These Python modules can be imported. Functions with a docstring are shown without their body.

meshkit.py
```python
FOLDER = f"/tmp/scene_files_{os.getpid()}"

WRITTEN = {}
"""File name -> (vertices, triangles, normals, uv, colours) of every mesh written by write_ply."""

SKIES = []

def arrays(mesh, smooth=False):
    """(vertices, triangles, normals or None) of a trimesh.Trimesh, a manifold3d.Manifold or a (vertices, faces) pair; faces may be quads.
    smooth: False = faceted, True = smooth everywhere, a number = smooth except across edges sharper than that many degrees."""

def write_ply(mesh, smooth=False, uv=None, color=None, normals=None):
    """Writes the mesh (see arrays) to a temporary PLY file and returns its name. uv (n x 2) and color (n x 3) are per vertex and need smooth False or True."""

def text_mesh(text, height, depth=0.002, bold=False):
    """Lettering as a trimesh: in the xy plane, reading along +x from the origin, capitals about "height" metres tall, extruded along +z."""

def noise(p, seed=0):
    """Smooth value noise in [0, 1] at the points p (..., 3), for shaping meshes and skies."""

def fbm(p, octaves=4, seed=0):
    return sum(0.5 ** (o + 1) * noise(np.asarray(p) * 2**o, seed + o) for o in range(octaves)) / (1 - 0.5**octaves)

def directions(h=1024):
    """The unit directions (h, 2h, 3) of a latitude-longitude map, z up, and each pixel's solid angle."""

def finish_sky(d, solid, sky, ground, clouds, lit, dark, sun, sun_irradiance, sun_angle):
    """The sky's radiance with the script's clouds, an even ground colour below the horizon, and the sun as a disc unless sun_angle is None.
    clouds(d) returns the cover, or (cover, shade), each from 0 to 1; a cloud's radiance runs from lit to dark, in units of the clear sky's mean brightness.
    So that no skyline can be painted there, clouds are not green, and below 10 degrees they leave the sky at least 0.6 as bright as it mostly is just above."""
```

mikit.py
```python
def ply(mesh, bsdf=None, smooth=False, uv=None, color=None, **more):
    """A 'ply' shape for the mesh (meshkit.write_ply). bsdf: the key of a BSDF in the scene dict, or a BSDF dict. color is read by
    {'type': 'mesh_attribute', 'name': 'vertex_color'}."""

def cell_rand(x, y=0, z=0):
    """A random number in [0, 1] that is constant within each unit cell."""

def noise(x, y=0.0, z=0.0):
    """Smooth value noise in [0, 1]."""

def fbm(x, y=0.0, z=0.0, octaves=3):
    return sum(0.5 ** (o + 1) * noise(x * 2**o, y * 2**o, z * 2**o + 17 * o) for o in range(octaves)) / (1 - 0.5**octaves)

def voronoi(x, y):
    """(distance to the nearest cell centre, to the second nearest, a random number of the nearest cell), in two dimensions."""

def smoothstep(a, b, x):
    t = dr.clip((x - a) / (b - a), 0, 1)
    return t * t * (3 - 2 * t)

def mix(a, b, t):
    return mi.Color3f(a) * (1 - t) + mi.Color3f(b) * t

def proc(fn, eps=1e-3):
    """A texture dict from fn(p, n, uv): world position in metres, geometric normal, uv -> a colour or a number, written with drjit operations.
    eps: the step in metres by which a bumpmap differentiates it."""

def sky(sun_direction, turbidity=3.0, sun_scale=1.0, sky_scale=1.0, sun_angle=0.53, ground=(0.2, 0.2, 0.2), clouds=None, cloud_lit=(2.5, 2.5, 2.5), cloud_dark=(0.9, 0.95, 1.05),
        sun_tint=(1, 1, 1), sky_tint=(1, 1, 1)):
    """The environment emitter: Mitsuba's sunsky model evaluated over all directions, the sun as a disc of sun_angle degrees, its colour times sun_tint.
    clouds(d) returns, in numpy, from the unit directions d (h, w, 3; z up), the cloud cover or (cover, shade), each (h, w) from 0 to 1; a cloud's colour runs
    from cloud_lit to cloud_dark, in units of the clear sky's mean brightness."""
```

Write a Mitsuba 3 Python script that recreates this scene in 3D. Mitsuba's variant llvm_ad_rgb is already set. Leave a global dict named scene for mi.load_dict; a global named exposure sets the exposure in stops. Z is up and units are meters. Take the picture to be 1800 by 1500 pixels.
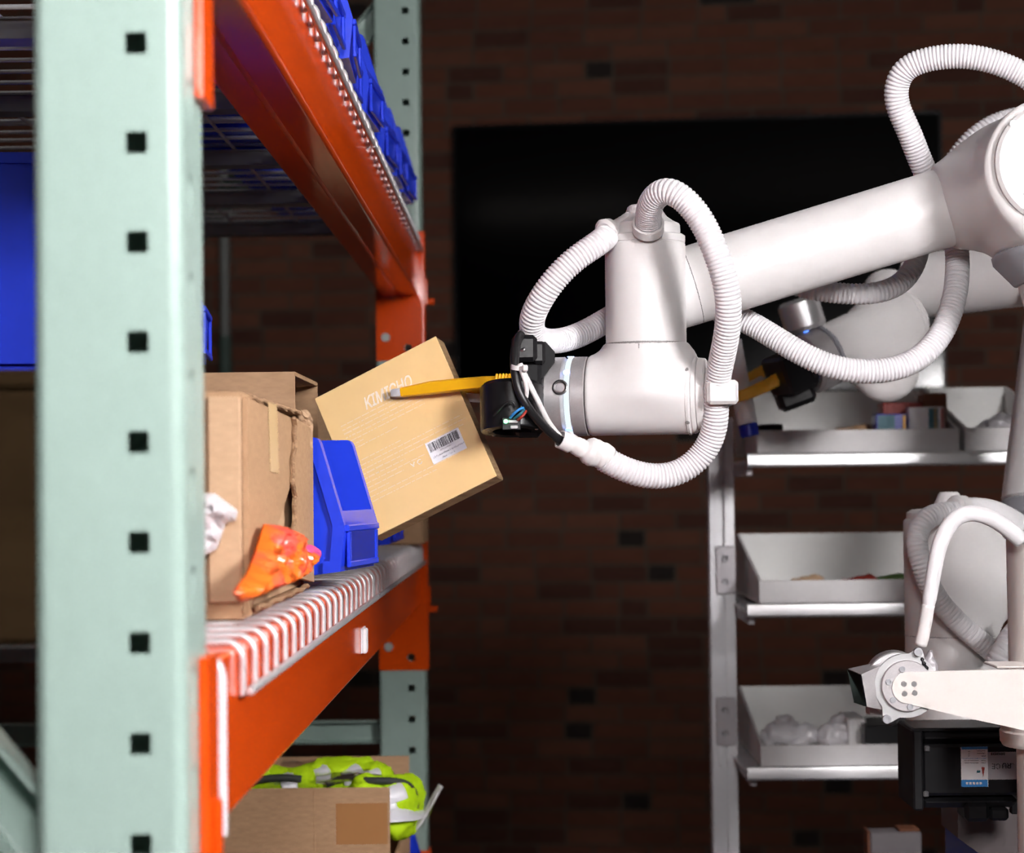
import math, random, numpy as np, trimesh, mitsuba as mi, mikit, meshkit
import manifold3d as m3
from shapely.geometry import Polygon, box as sbox, Point
from shapely import affinity
from scipy.interpolate import CubicSpline

random.seed(7)
rng = np.random.default_rng(7)
T = mi.ScalarTransform4f
scene, labels = {}, {}
A = np.array

# ------------------------------------------------------------------ camera, lamps, exposure
F, VPX, VPY, ROLL, H = 3860.0, 932.0, 852.0, 0.0113, 1.45        # focal length in pixels of an 1800 wide frame, where the rack's rails vanish, camera height
def unit(v):
    v = np.asarray(v, float)
    return v / np.linalg.norm(v)
_ey = unit([(VPX - 900) / F, (VPY - 750) / F, 1])
_u = A([-ROLL, -1.0, 0])
_ez = unit(_u - _u.dot(_ey) * _ey)
M = np.stack([np.cross(_ey, _ez), _ey, _ez])
CAM = A([0, 0, H])
FOCUS, APERTURE = 2.09, 0.0042
scene['camera'] = {'type': 'thinlens', 'fov': math.degrees(2 * math.atan(900 / F)), 'fov_axis': 'x', 'aperture_radius': APERTURE, 'focus_distance': FOCUS,
                   'near_clip': 0.05, 'far_clip': 60.0,
                   'to_world': T().look_at(origin=CAM.tolist(), target=(CAM + M @ A([0, 0, 1.0])).tolist(), up=(M @ A([0, -1.0, 0])).tolist())}
exposure = 0.0
LAMPS = [('large square white LED panel lamp on a black stand, right of the photographer', A([1.10, 0.20, H + 0.60]), A([-.05, 2.0, H]), 0.20, 107.0, A([.25, -.45, 0])),
         ('small square white LED panel lamp on a black stand, just above the photographer', A([0.12, -0.10, H + 0.50]), A([.10, 2.2, H - .05]), 0.15, 74.0, A([.45, -.40, 0]))]
CEILING_Z, CEILING_POWER = 3.5, 1.3
CEILING_SPOTS = [(-1.6, 6.2), (1.8, 6.2), (-1.6, 1.2), (1.8, 1.2)]

def P(px, py, Y):
    """The point at depth Y (metres along the rack) seen at this pixel of the 1800 x 1500 frame."""
    d = M @ A([(px - 900) / F, (py - 750) / F, 1.0])
    return CAM + d * (Y / d[1])
def S(px, Y):
    return px * Y / F
def onplane(px, py, o, n):
    d = M @ A([(px - 900) / F, (py - 750) / F, 1.0])
    return CAM + d * (np.dot(A(o) - CAM, n) / np.dot(d, n))
def pix(p):
    c = M.T @ (np.asarray(p, float) - CAM)
    return 900 + F * c[0] / c[2], 750 + F * c[1] / c[2]

# ------------------------------------------------------------------ materials
def pb(color, rough=0.5, metal=0.0, spec=0.5, **more):
    if not isinstance(color, dict):
        color = {'type': 'rgb', 'value': list(color)}
    return {'type': 'twosided', 'bsdf': {'type': 'principled', 'base_color': color, 'roughness': rough, 'metallic': metal, 'specular': spec, **more}}
def grain(a, b, sx, sy, sz, octaves=3):
    return mikit.proc(lambda p, n, uv: mikit.mix(a, b, mikit.fbm(p.x * sx, p.y * sy, p.z * sz, octaves)))

scene['m_green'] = pb(grain((.265, .355, .315), (.29, .385, .345), 30, 30, 12), .28, spec=.5)
scene['m_orange'] = pb(grain((.62, .055, .003), (.67, .070, .005), 40, 6, 40), .11, spec=.5)
scene['m_galv'] = pb((.78, .78, .80), .33, .60)
scene['m_galv_dark'] = pb(grain((.30, .30, .32), (.45, .45, .47), 50, 50, 50), .45, .8)
scene['m_blue'] = pb((.018, .050, .68), .25, spec=.42)
scene['m_blue_matte'] = pb((.016, .042, .60), .45, spec=.2)
scene['m_blue_dark'] = pb((.010, .022, .34), .35)
scene['m_card'] = pb(grain((.355, .21, .115), (.455, .285, .165), 130, 130, 300, 4), .8, spec=.2)
scene['m_card_light'] = pb(grain((.46, .30, .18), (.54, .36, .225), 130, 130, 300, 4), .8, spec=.2)
scene['m_card_edge'] = pb(grain((.16, .085, .045), (.50, .32, .19), 900, 300, 900, 2), .9, spec=.1)
scene['m_tape'] = pb((.62, .43, .22), .35)
scene['m_tape_brown'] = pb((.36, .17, .065), .25)
scene['m_white'] = pb((.70, .68, .675), .42, spec=.5)
scene['m_white_matte'] = pb((.78, .755, .745), .5, spec=.4)
scene['m_cream'] = pb((.72, .67, .635), .45, spec=.4)
scene['m_hose'] = pb((.75, .735, .75), .38, spec=.45)
scene['m_seam'] = pb((.25, .24, .24), .6)
scene['m_silver'] = pb(grain((.50, .475, .485), (.57, .54, .55), 700, 700, 700, 2), .40, .6)
scene['m_steel'] = pb((.62, .61, .61), .28, 1.0)
scene['m_alu'] = pb((.66, .66, .68), .42, .55)
scene['m_alu_bright'] = pb((.66, .655, .66), .36, .8)
scene['m_collar'] = pb((.26, .265, .29), .5)
scene['m_tray'] = pb((.60, .585, .585), .5, .1)
scene['m_tray_white'] = pb((.72, .72, .70), .55)
scene['m_bracket'] = pb((.42, .40, .42), .45, .3)
scene['m_bracket_dark'] = pb((.06, .06, .062), .5)
scene['m_black'] = pb((.008, .008, .009), .32, spec=.28)
scene['m_black_matte'] = pb((.010, .010, .011), .5, spec=.15)
scene['m_rubber'] = pb((.010, .010, .011), .35, spec=.5)
scene['m_glass_black'] = pb((.003, .003, .004), .08, spec=.5)
scene['m_screen'] = pb((.0015, .0015, .002), .10, spec=.3)
scene['m_yellow'] = pb((.86, .44, .008), .38, spec=.45)
scene['m_finger_tip'] = pb((.66, .65, .67), .45)
scene['m_box_face'] = pb((.84, .575, .27), .42, spec=.35)
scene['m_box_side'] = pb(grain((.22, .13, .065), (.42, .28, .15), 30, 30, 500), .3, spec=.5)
scene['m_print'] = pb((.90, .76, .60), .5)
scene['m_print_fine'] = pb((.87, .66, .42), .5)
scene['m_paper'] = pb((.84, .83, .85), .5)
scene['m_ink'] = pb((.03, .03, .035), .6)
scene['m_ink_grey'] = pb((.22, .20, .22), .6)
scene['m_label_blue'] = pb((.03, .22, .56), .45)
scene['m_label_silver'] = pb((.42, .40, .42), .4, .3)
scene['m_red'] = pb((.32, .03, .02), .5)
scene['m_brown'] = pb((.15, .05, .02), .6)
scene['m_gap_shade'] = pb(grain((.022, .013, .006), (.036, .022, .010), 20, 20, 60), .9, spec=.05)  # near-black brown that paints in the unlit depth behind the rack
scene['m_cabinet_shaded'] = pb((.085, .068, .070), .5)  # mauve-grey panel, darkened so its colour carries the shade it stands in
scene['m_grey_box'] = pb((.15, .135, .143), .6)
scene['m_green_dull'] = pb((.10, .19, .05), .5)
scene['m_teal'] = pb((.02, .12, .16), .5)
scene['m_lime'] = pb((.50, .78, .01), .7, spec=.2)
scene['m_reflective'] = pb((.74, .74, .78), .4, .1)
scene['m_trim'] = pb((.03, .035, .03), .7)
scene['m_bag_white'] = pb((.62, .60, .62), .18, spec=.7)
scene['m_bag_orange'] = pb(mikit.proc(lambda p, n, uv: mikit.mix((.95, .18, .02), (.95, .10, .07), mikit.smoothstep(.45, .75, mikit.fbm(p.x * 34, p.y * 34, p.z * 34)))), .25, spec=.6)
scene['m_bag_pink'] = pb((.90, .10, .36), .25, spec=.6)
scene['m_film'] = {'type': 'thindielectric', 'int_ior': 1.45}
scene['m_mortar'] = pb(grain((.165, .130, .10), (.225, .18, .14), 14, 14, 14), .9, spec=.1)
BR = [((.235, .090, .058), (.285, .112, .072)), ((.205, .080, .054), (.25, .10, .068)), ((.265, .110, .070), (.31, .13, .085)), ((.135, .058, .044), (.175, .075, .056)), ((.045, .036, .034), (.065, .050, .046))]
for i, (a, b) in enumerate(BR):
    scene[f'm_brick_{i}'] = pb(grain(a, b, 22, 22, 40), .85, spec=.15)
scene['m_floor'] = pb(grain((.10, .095, .09), (.15, .14, .135), 3, 3, 3, 4), .55)
scene['m_plaster'] = pb((.17, .16, .155), .9, spec=.1)
scene['m_ceiling'] = pb((.20, .19, .18), .9, spec=.1)
scene['m_pipe'] = pb(grain((.30, .32, .31), (.40, .42, .40), 8, 8, 8), .5, .2)
scene['m_pipe_green'] = pb((.13, .20, .17), .55)

# ------------------------------------------------------------------ helpers
def numbered(base):
    def taken(k):
        return k in labels or k in scene or any(s.startswith(k + '__') for s in scene)
    if not taken(base):
        return base
    i = 1
    while taken(f'{base}_{i:03d}'):
        i += 1
    return f'{base}_{i:03d}'
def add(name, mesh, mat, parent=None, smooth=False, **kw):
    k = numbered(parent + '__' + name if parent else name)
    scene[k] = mikit.ply(mesh, mat, smooth=smooth, **kw)
    return k
def emit(name, mesh, rgb, parent):
    k = numbered(parent + '__' + name)
    scene[k] = mikit.ply(mesh, pb((.8, .8, .8)), emitter={'type': 'area', 'radiance': {'type': 'rgb', 'value': list(rgb)}})
    return k
def thing(name, label, cat, group=None):
    k = numbered(name)
    labels[k] = {'label': label, 'category': cat}
    if group:
        labels[k]['group'] = group
    return k
def tag(k, label, cat, group=None):
    labels[k] = {'label': label, 'category': cat}
    if group:
        labels[k]['group'] = group
    return k
def note(k, label=None, kind=None):
    labels.setdefault(k, {})
    if label: labels[k]['label'] = label
    if kind: labels[k]['kind'] = kind
    return k
def cat(*ms):
    out = []
    for m in ms:
        if hasattr(m, 'to_mesh'):
            q = m.to_mesh()
            m = trimesh.Trimesh(q.vert_properties[:, :3], q.tri_verts, process=False)
        out.append(m)
    return trimesh.util.concatenate(out)
def frame(z, x=None):
    """Rotation whose columns are x, y, z axes; z along the given vector."""
    z = unit(z)
    x = A([0, 0, 1.0]) if x is None else np.asarray(x, float)
    if abs(unit(x).dot(z)) > .98:
        x = A([1.0, 0, 0]) if abs(z[0]) < .9 else A([0, 1.0, 0])
    x = unit(x - x.dot(z) * z)
    return np.stack([x, np.cross(z, x), z], 1)
def rotz(a):
    c, s = math.cos(a), math.sin(a)
    return A([[c, -s, 0], [s, c, 0], [0, 0, 1.0]])
def moved(m, R=None, t=(0, 0, 0)):
    m = m.copy()
    if R is not None:
        m.vertices = m.vertices @ np.asarray(R).T
    m.vertices = m.vertices + np.asarray(t, float)
    return m
def cbox(lo, hi, bevel=.001, R=None, t=(0, 0, 0)):
    """A box with chamfered edges."""
    lo, hi = np.minimum(lo, hi).astype(float), np.maximum(lo, hi).astype(float)
    b = min(bevel, *(.45 * (hi - lo)))
    if b <= 0:
        m = trimesh.creation.box(bounds=[lo, hi])
    else:
        pts = []
        for s in np.ndindex(2, 2, 2):
            c = np.where(s, hi, lo)
            d = np.where(s, -b, b)
            for k in range(3):
                q = c + d
                q[k] = c[k]
                pts.append(q)
        m = trimesh.convex.convex_hull(A(pts))
    return moved(m, R, t)
def lathe(profile, p0, axis, n=56, x=None):
    """A solid of revolution: profile of (radius, distance along the axis from p0)."""
    pr = A(profile, float)
    a = np.arange(n) * 2 * math.pi / n
    R = frame(axis, x)
    k = len(pr)
    ring = np.stack([np.cos(a), np.sin(a)], 1)
    v = np.zeros((k, n, 3))
    v[:, :, :2] = pr[:, None, :1] * ring[None]
    v[:, :, 2] = pr[:, 1:2]
    v = v.reshape(-1, 3) @ R.T + np.asarray(p0)
    f = []
    i = np.arange(n)
    j = (i + 1) % n
    for r in range(k - 1):
        a0, b0 = r * n, (r + 1) * n
        f += [np.stack([a0 + i, a0 + j, b0 + j], 1), np.stack([a0 + i, b0 + j, b0 + i], 1)]
    m = trimesh.Trimesh(v, np.vstack(f), process=False)
    m.merge_vertices()
    m.update_faces(m.nondegenerate_faces())
    return m
def rod(p0, p1, r, r1=None, bevel=.001, n=40):
    p0, p1 = np.asarray(p0, float), np.asarray(p1, float)
    L = np.linalg.norm(p1 - p0)
    r1 = r if r1 is None else r1
    b = min(bevel, .4 * r, .4 * r1, .4 * L)
    return lathe([(0, 0), (r - b, 0), (r, b), (r1, L - b), (r1 - b, L), (0, L)], p0, p1 - p0, n)
def spline(pts, step):
    pts = A(pts, float)
    s = np.r_[0, np.cumsum(np.linalg.norm(np.diff(pts, axis=0), axis=1) ** .5)]
    cs = CubicSpline(s, pts)
    q = cs(np.linspace(0, s[-1], 1500))
    L = np.r_[0, np.cumsum(np.linalg.norm(np.diff(q, axis=0), axis=1))]
    n = max(4, int(L[-1] / step))
    u = np.linspace(0, L[-1], n + 1)
    return np.stack([np.interp(u, L, q[:, k]) for k in range(3)], 1), u
def sweep(path, radius, n=14, caps=True, flat=1.0):
    """A tube along the path; radius a number or one per point; flat squashes it along its second axis."""
    path = np.asarray(path, float)
    t = np.gradient(path, axis=0)
    t /= np.linalg.norm(t, axis=1, keepdims=True)
    x = frame(t[0])[:, 0]
    radius = np.broadcast_to(radius, len(path))
    a = np.arange(n) * 2 * math.pi / n
    v = []
    for p, d, r in zip(path, t, radius):
        x = unit(x - x.dot(d) * d)
        y = np.cross(d, x)
        v.append(p + r * (np.cos(a)[:, None] * x + flat * np.sin(a)[:, None] * y))
    v = np.vstack(v)
    i = np.arange(n)
    j = (i + 1) % n
    f = [np.vstack([np.stack([k * n + i, k * n + j, k * n + n + j], 1), np.stack([k * n + i, k * n + n + j, k * n + n + i], 1)]) for k in range(len(path) - 1)]
    if caps:
        v = np.vstack([v, path[:1], path[-1:]])
        e = len(v) - 2
        f += [np.stack([j, i, i * 0 + e], 1), np.stack([(len(path) - 1) * n + i, (len(path) - 1) * n + j, i * 0 + e + 1], 1)]
    return trimesh.Trimesh(v, np.vstack(f), process=False)
def hose(pts, r, pitch=.0036, depth=.095, n=30):
    path, u = spline(pts, pitch / 7)
    w = .5 + .5 * np.cos(2 * math.pi * u / pitch)
    return sweep(path, r * (1 - depth * w ** 2), n)
def plate(poly, thick, o, ex, ey):
    """Extrudes a shapely polygon given in the plane o + x ex + y ey, by thick along ex x ey."""
    m = trimesh.creation.extrude_polygon(poly, thick, engine='earcut')
    R = np.stack([unit(ex), unit(ey), np.cross(unit(ex), unit(ey))], 1)
    return moved(m, R, o)
def mf(tm):
    return m3.Manifold(m3.Mesh(np.asarray(tm.vertices, np.float32), np.asarray(tm.faces, np.uint32)))
def extr(poly, h):
    """A manifold: the shapely polygon extruded along z from 0 to h."""
    rings = [np.asarray(poly.exterior.coords)[:-1]] + [np.asarray(r.coords)[:-1] for r in poly.interiors]
    return m3.Manifold.extrude(m3.CrossSection([r.tolist() for r in rings], m3.FillRule.EvenOdd), h)
def tri(man):
    q = man.to_mesh()
    return trimesh.Trimesh(q.vert_properties[:, :3], q.tri_verts, process=False)
def rrect(x0, y0, x1, y1, r, q=5):
    return sbox(x0 + r, y0 + r, x1 - r, y1 - r).buffer(r, quad_segs=q)
def vmin(a, b, k):
    h = max(k - abs(a - b), 0.0) / k
    return min(a, b) - h * h * k * .25
def capsule_cyl(p0, p1, r, rb=.004):
    """Signed distance function of a cylinder with rounded rims (plain floats, for level_set)."""
    p0, p1 = [float(c) for c in p0], [float(c) for c in p1]
    L = math.dist(p0, p1)
    ax, ay, az = ((p1[i] - p0[i]) / L for i in range(3))
    x0, y0, z0 = p0
    def f(x, y, z):
        dx, dy, dz = x - x0, y - y0, z - z0
        t = dx * ax + dy * ay + dz * az
        d = math.sqrt(max(dx * dx + dy * dy + dz * dz - t * t, 0)) - r + rb
        e = abs(t - L / 2) - L / 2 + rb
        return min(max(d, e), 0) + math.hypot(max(d, 0), max(e, 0)) - rb
    return f
def blend(fs, k, lo, hi, edge):
    def g(x, y, z):
        d = fs[0](x, y, z)
        for f in fs[1:]:
            d = vmin(d, f(x, y, z), k)
        return -d
    man = m3.Manifold.level_set(g, [*map(float, lo), *map(float, hi)], edge)
    return tri(man)
def crumple(lobes, seed, amp, freq, edge=.004):
    """A crumpled lump: hulls of spheres joined, refined and pushed about by ridged noise. lobes: lists of (point, radius)."""
    parts = []
    for lobe in lobes:
        parts.append(m3.Manifold.batch_hull([m3.Manifold.sphere(float(r), 14).translate([float(c) for c in p]) for p, r in lobe]))
    m = tri(m3.Manifold.batch_boolean(parts, m3.OpType.Add).refine_to_length(edge))
    m.merge_vertices()
    n = np.asarray(m.vertex_normals)
    v = np.asarray(m.vertices)
    d = np.abs(meshkit.fbm(v * freq, 3, seed) - .5) * 2
    m.vertices = v + n * (amp * (.6 - 2.2 * d))[:, None]
    return m

# ------------------------------------------------------------------ the room
def struct(name, mesh, mat, parent=None, smooth=False):
    k = add(name, mesh, mat, parent, smooth)
    if parent is None:
        note(k, kind='structure')
    return k
struct('floor', cbox((-4.4, -3.0, -.1), (4.6, 10.5, 0), 0), 'm_floor')
struct('ceiling', cbox((-4.4, -3.0, CEILING_Z), (4.6, 10.5, CEILING_Z + .1), 0), 'm_ceiling')
struct('wall_left', cbox((-4.4, -3.0, 0), (-4.25, 10.5, CEILING_Z), 0), 'm_plaster')
struct('wall_right', cbox((4.45, -3.0, 0), (4.6, 10.5, CEILING_Z), 0), 'm_plaster')
struct('wall_front', cbox((-4.25, -3.0, 0), (4.45, -2.85, CEILING_Z), 0), 'm_plaster')
WYAW = math.radians(7.0)
WO = A([0, 8.5, 0])
WU, WN = A([math.cos(WYAW), -math.sin(WYAW), 0]), A([-math.sin(WYAW), -math.cos(WYAW), 0])
WR = np.stack([WU, -WN, A([0, 0, 1.0])], 1)      # wall frame: x along the wall, y into it, z up
struct('wall_back', cbox((-4.35, .007, 0), (4.6, .16, CEILING_Z), 0, WR, WO), 'm_mortar')
COURSE, BL, BH, JOINT = .0672, .2065, .0575, .0097
OPEN_VIEW = [(738, -20, 1810, 235), (735, 200, 805, 960), (340, 430, 655, 660), (735, 860, 1262, 1510), (1290, 822, 1610, 945), (1290, 1085, 1610, 1210), (1290, 1372, 1640, 1510), (1645, 190, 1790, 700), (345, 1230, 660, 1400)]
brick_meshes, field = {}, []
shown = []
r_ = random.Random(3)
for row in range(int(CEILING_Z / COURSE)):
    z0 = row * COURSE
    x = -4.3 + (row % 2) * (BL + JOINT) / 2 + r_.uniform(-.01, .01)
    while x < 4.5:
        header = r_.random() < .14
        L = (BL - JOINT) / 2 if header else BL
        kind = r_.choices(range(5), (.40, .26, .16, .17, .01) if not header else (.28, .26, .14, .22, .10))[0]
        proud = r_.uniform(-.002, .002)
        c = WO + WR @ A([x + L / 2, 0, z0 + BH / 2])
        u, v = pix(c)
        size = (round(L, 4), round(proud, 3))
        lo, hi = A([x, proud, z0]), A([x + L, .012, z0 + BH])
        if any(a < u < cc and b < v < d for a, b, cc, d in OPEN_VIEW):
            shown.append((kind, lo, hi, (u, v)))
        else:
            field.append((kind, lo, hi))
        x += L + JOINT
shown.sort(key=lambda s: 0 if not (1640 < s[3][0]) else 1)
for kind, lo, hi, _ in shown[300:]:
    field.append((kind, lo, hi))
for kind, lo, hi, _ in shown[:300]:
    add('brick', cbox(lo, hi, .003, WR, WO), f'm_brick_{kind}', 'wall_back')
for kind in range(5):
    k = add('brickwork', cat(*[cbox(lo, hi, 0, WR, WO) for q, lo, hi in field if q == kind]), f'm_brick_{kind}', 'wall_back')
    note(k, kind='stuff')

# ------------------------------------------------------------------ lamps
for lab, at_, to_, hf, pw, off in LAMPS:
    t = thing('studio_light', lab, 'lamp')
    KZ = unit(to_ - at_)
    KR = frame(KZ, (0, 0, 1))
    emit('diffuser', moved(trimesh.Trimesh([[-hf, -hf, 0], [hf, -hf, 0], [hf, hf, 0], [-hf, hf, 0]], [[0, 1, 2], [0, 2, 3]], process=False), KR, at_), A([1.0, .965, .965]) * pw, t)
    add('housing', cbox((-hf - .015, -hf - .015, -.05), (hf + .015, hf + .015, -.004), .004, KR, at_), 'm_black', t)
    foot = A([at_[0], at_[1], 0]) + off
    add('pole', rod(foot + [0, 0, .03], [foot[0], foot[1], at_[2] - .25], .014), 'm_black', t, 30)
    add('boom', rod([foot[0], foot[1], at_[2] - .26], at_ - KZ * .05, .012), 'm_black', t, 30)
    for a in (0, 2.1, 4.2):
        add('leg', rod(foot + [0, 0, .35], foot + [.36 * math.cos(a), .36 * math.sin(a), .012], .010), 'm_black', t, 30)
for (cx, cy), lab in zip(CEILING_SPOTS, ('over the rack near the brick wall', 'over the robots near the brick wall', 'above the rack near the camera', 'above the lamp stand near the camera')):
    t = thing('ceiling_light', 'long white ceiling light panel ' + lab, 'ceiling light', 'ceiling light panels')
    add('frame', cbox((cx - .62, cy - .17, CEILING_Z - .06), (cx + .62, cy + .17, CEILING_Z - .012), .005), 'm_white_matte', t)
    q = cbox((cx - .58, cy - .13, CEILING_Z - .066), (cx + .58, cy + .13, CEILING_Z - .062), 0)
    emit('diffuser', q, A([1.0, .93, .86]) * CEILING_POWER, t)

# ------------------------------------------------------------------ display and pipe on the brick wall
a, b = onplane(797, 222, WO + WN * .06, WN), onplane(1655, 195, WO + WN * .06, WN)
tu0, tu1, ttop = (a - WO).dot(WU), (b - WO).dot(WU), (a[2] + b[2]) / 2
thh = (tu1 - tu0) * .565
t = thing('wall_display', 'large black flat screen mounted on the brick wall', 'television')
add('frame', tri(extr(rrect(tu0, 0, tu1, thh, .006).difference(sbox(tu0 + .011, .011, tu1 - .011, thh - .011)), .055)).apply_transform(np.block([[np.stack([WU, A([0, 0, 1.0]), WN], 1), (WO + WN * .025 + A([0, 0, ttop - thh])).reshape(3, 1)], [np.zeros((1, 3)), np.ones((1, 1))]])), 'm_black', t)
add('screen', cbox((tu0 + .010, -.072, ttop - thh + .010), (tu1 - .010, -.03, ttop - .010), .001, WR, WO), 'm_screen', t)
add('bracket', cbox(((tu0 + tu1) / 2 - .3, -.031, ttop - .75), ((tu0 + tu1) / 2 + .3, -.001, ttop - .3), .002, WR, WO), 'm_black_matte', t)
t = thing('conduit_pipe', 'thin grey vertical pipe on the brick wall behind the rack', 'pipe')
q = onplane(396, 600, WO + WN * .035, WN)
add('pipe', rod((q[0], q[1], .02), (q[0], q[1], CEILING_Z - .01), .021), 'm_pipe', t, 30)
add('coupling', rod((q[0], q[1], q[2] - .30), (q[0], q[1], q[2] + .02), .025), 'm_pipe_green', t, 30)
for dz in (-.9, .5):
    add('clamp', cbox((-.05, -.02, -.012), (.05, .034, .012), .003, WR, A([q[0], q[1], q[2] + dz])), 'm_pipe', t)

# ------------------------------------------------------------------ the pallet rack
XF, XR, PW = -.175, -1.240, .0765           # the aisle plane of the front posts, the rear plane, post width
YN, YFAR = 1.110, 3.610                     # the faces of both frames that look at the camera
HOLE0 = H + .2269                           # height of a row of holes, 50.8 mm apart
POST_TOP = 2.62
def post(x0, y0, front):
    """A folded steel channel with square holes in its sides and keyhole slots in its outer face."""
    sec = rrect(x0, y0, x0 + PW, y0 + PW, .0075, 6)
    sec = sec.difference(rrect(x0 + .0024, y0 + .0024, x0 + PW - .0024, y0 + PW - .0024, .0052, 5))
    sec = sec.difference(sbox(x0 - .01, y0 + .018, x0 + .03, y0 + PW - .018) if front else sbox(x0 + PW - .03, y0 + .018, x0 + PW + .01, y0 + PW - .018))
    man = extr(sec, POST_TOP - .012).translate([0, 0, .012])
    cuts = []
    hx = x0 + PW - .0232 if front else x0 + .0232
    k = int((HOLE0 - .1) / .0508)
    for i in range(-k, 19):
        z = HOLE0 + i * .0508
        if z > POST_TOP - .03: break
        cuts.append(extr(rrect(-.0055, -.0055, .0055, .0055, .0008, 2), PW + .02).rotate([90, 0, 0]).translate([hx, y0 + PW + .01, z]))
        slot = Point(0, .006).buffer(.0065, quad_segs=4).union(Polygon([(-.0065, .006), (.0065, .006), (.0035, -.012), (-.0035, -.012)]))
        xs = x0 + PW - .01 if front else x0 - .01
        for dy in (.027,):
            cuts.append(extr(slot, .02).rotate([90, 0, 0]).rotate([0, 0, 90]).translate([xs, y0 + dy, z + .0254]))
    return tri(man - m3.Manifold.batch_boolean(cuts, m3.OpType.Add))
fronts = {}
for y0, lab in ((YN, 'pale green steel rack frame with square holes, nearest to the camera'), (YFAR, 'green steel rack frame with square holes at the far end of the orange beams')):
    t = thing('upright_frame', lab, 'rack frame')
    add('post', post(XF - PW, y0, True), 'm_green', t, 25)
    add('post', post(XR, y0, False), 'm_green', t, 25)
    ym = y0 + PW / 2
    for x in (XF - PW / 2, XR + PW / 2):
        add('base_plate', cbox((x - .06, ym - .06, 0), (x + .06, ym + .06, .012), .001), 'm_green', t)
    xa, xb = XR + PW - .012, XF - PW + .012
    def brace(za, zb):
        pa, pb_ = A([xa, ym, za]), A([xb, ym, zb])
        R = frame(pb_ - pa, (0, 1, 0))
        L = np.linalg.norm(pb_ - pa)
        prof = rrect(-.014, -.019, .014, .019, .004).difference(rrect(-.016, -.0165, .0115, .0165, .003))
        return moved(trimesh.creation.extrude_polygon(prof, L, engine='earcut'), R, pa)
    zl = H - .4065
    for za, zb in ((.15, .15), (zl, zl), (zl + 1.3, zl + 1.3)):
        add('brace', brace(za, zb), 'm_green', t, 25)
    add('brace', brace(zl - .78, zl - .05), 'm_green', t, 25)
    add('brace', brace(H + .93, H - .205), 'm_green', t, 25) if y0 == YN else add('brace', brace(zl + .1, zl + 1.2), 'm_green', t, 25)

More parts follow.
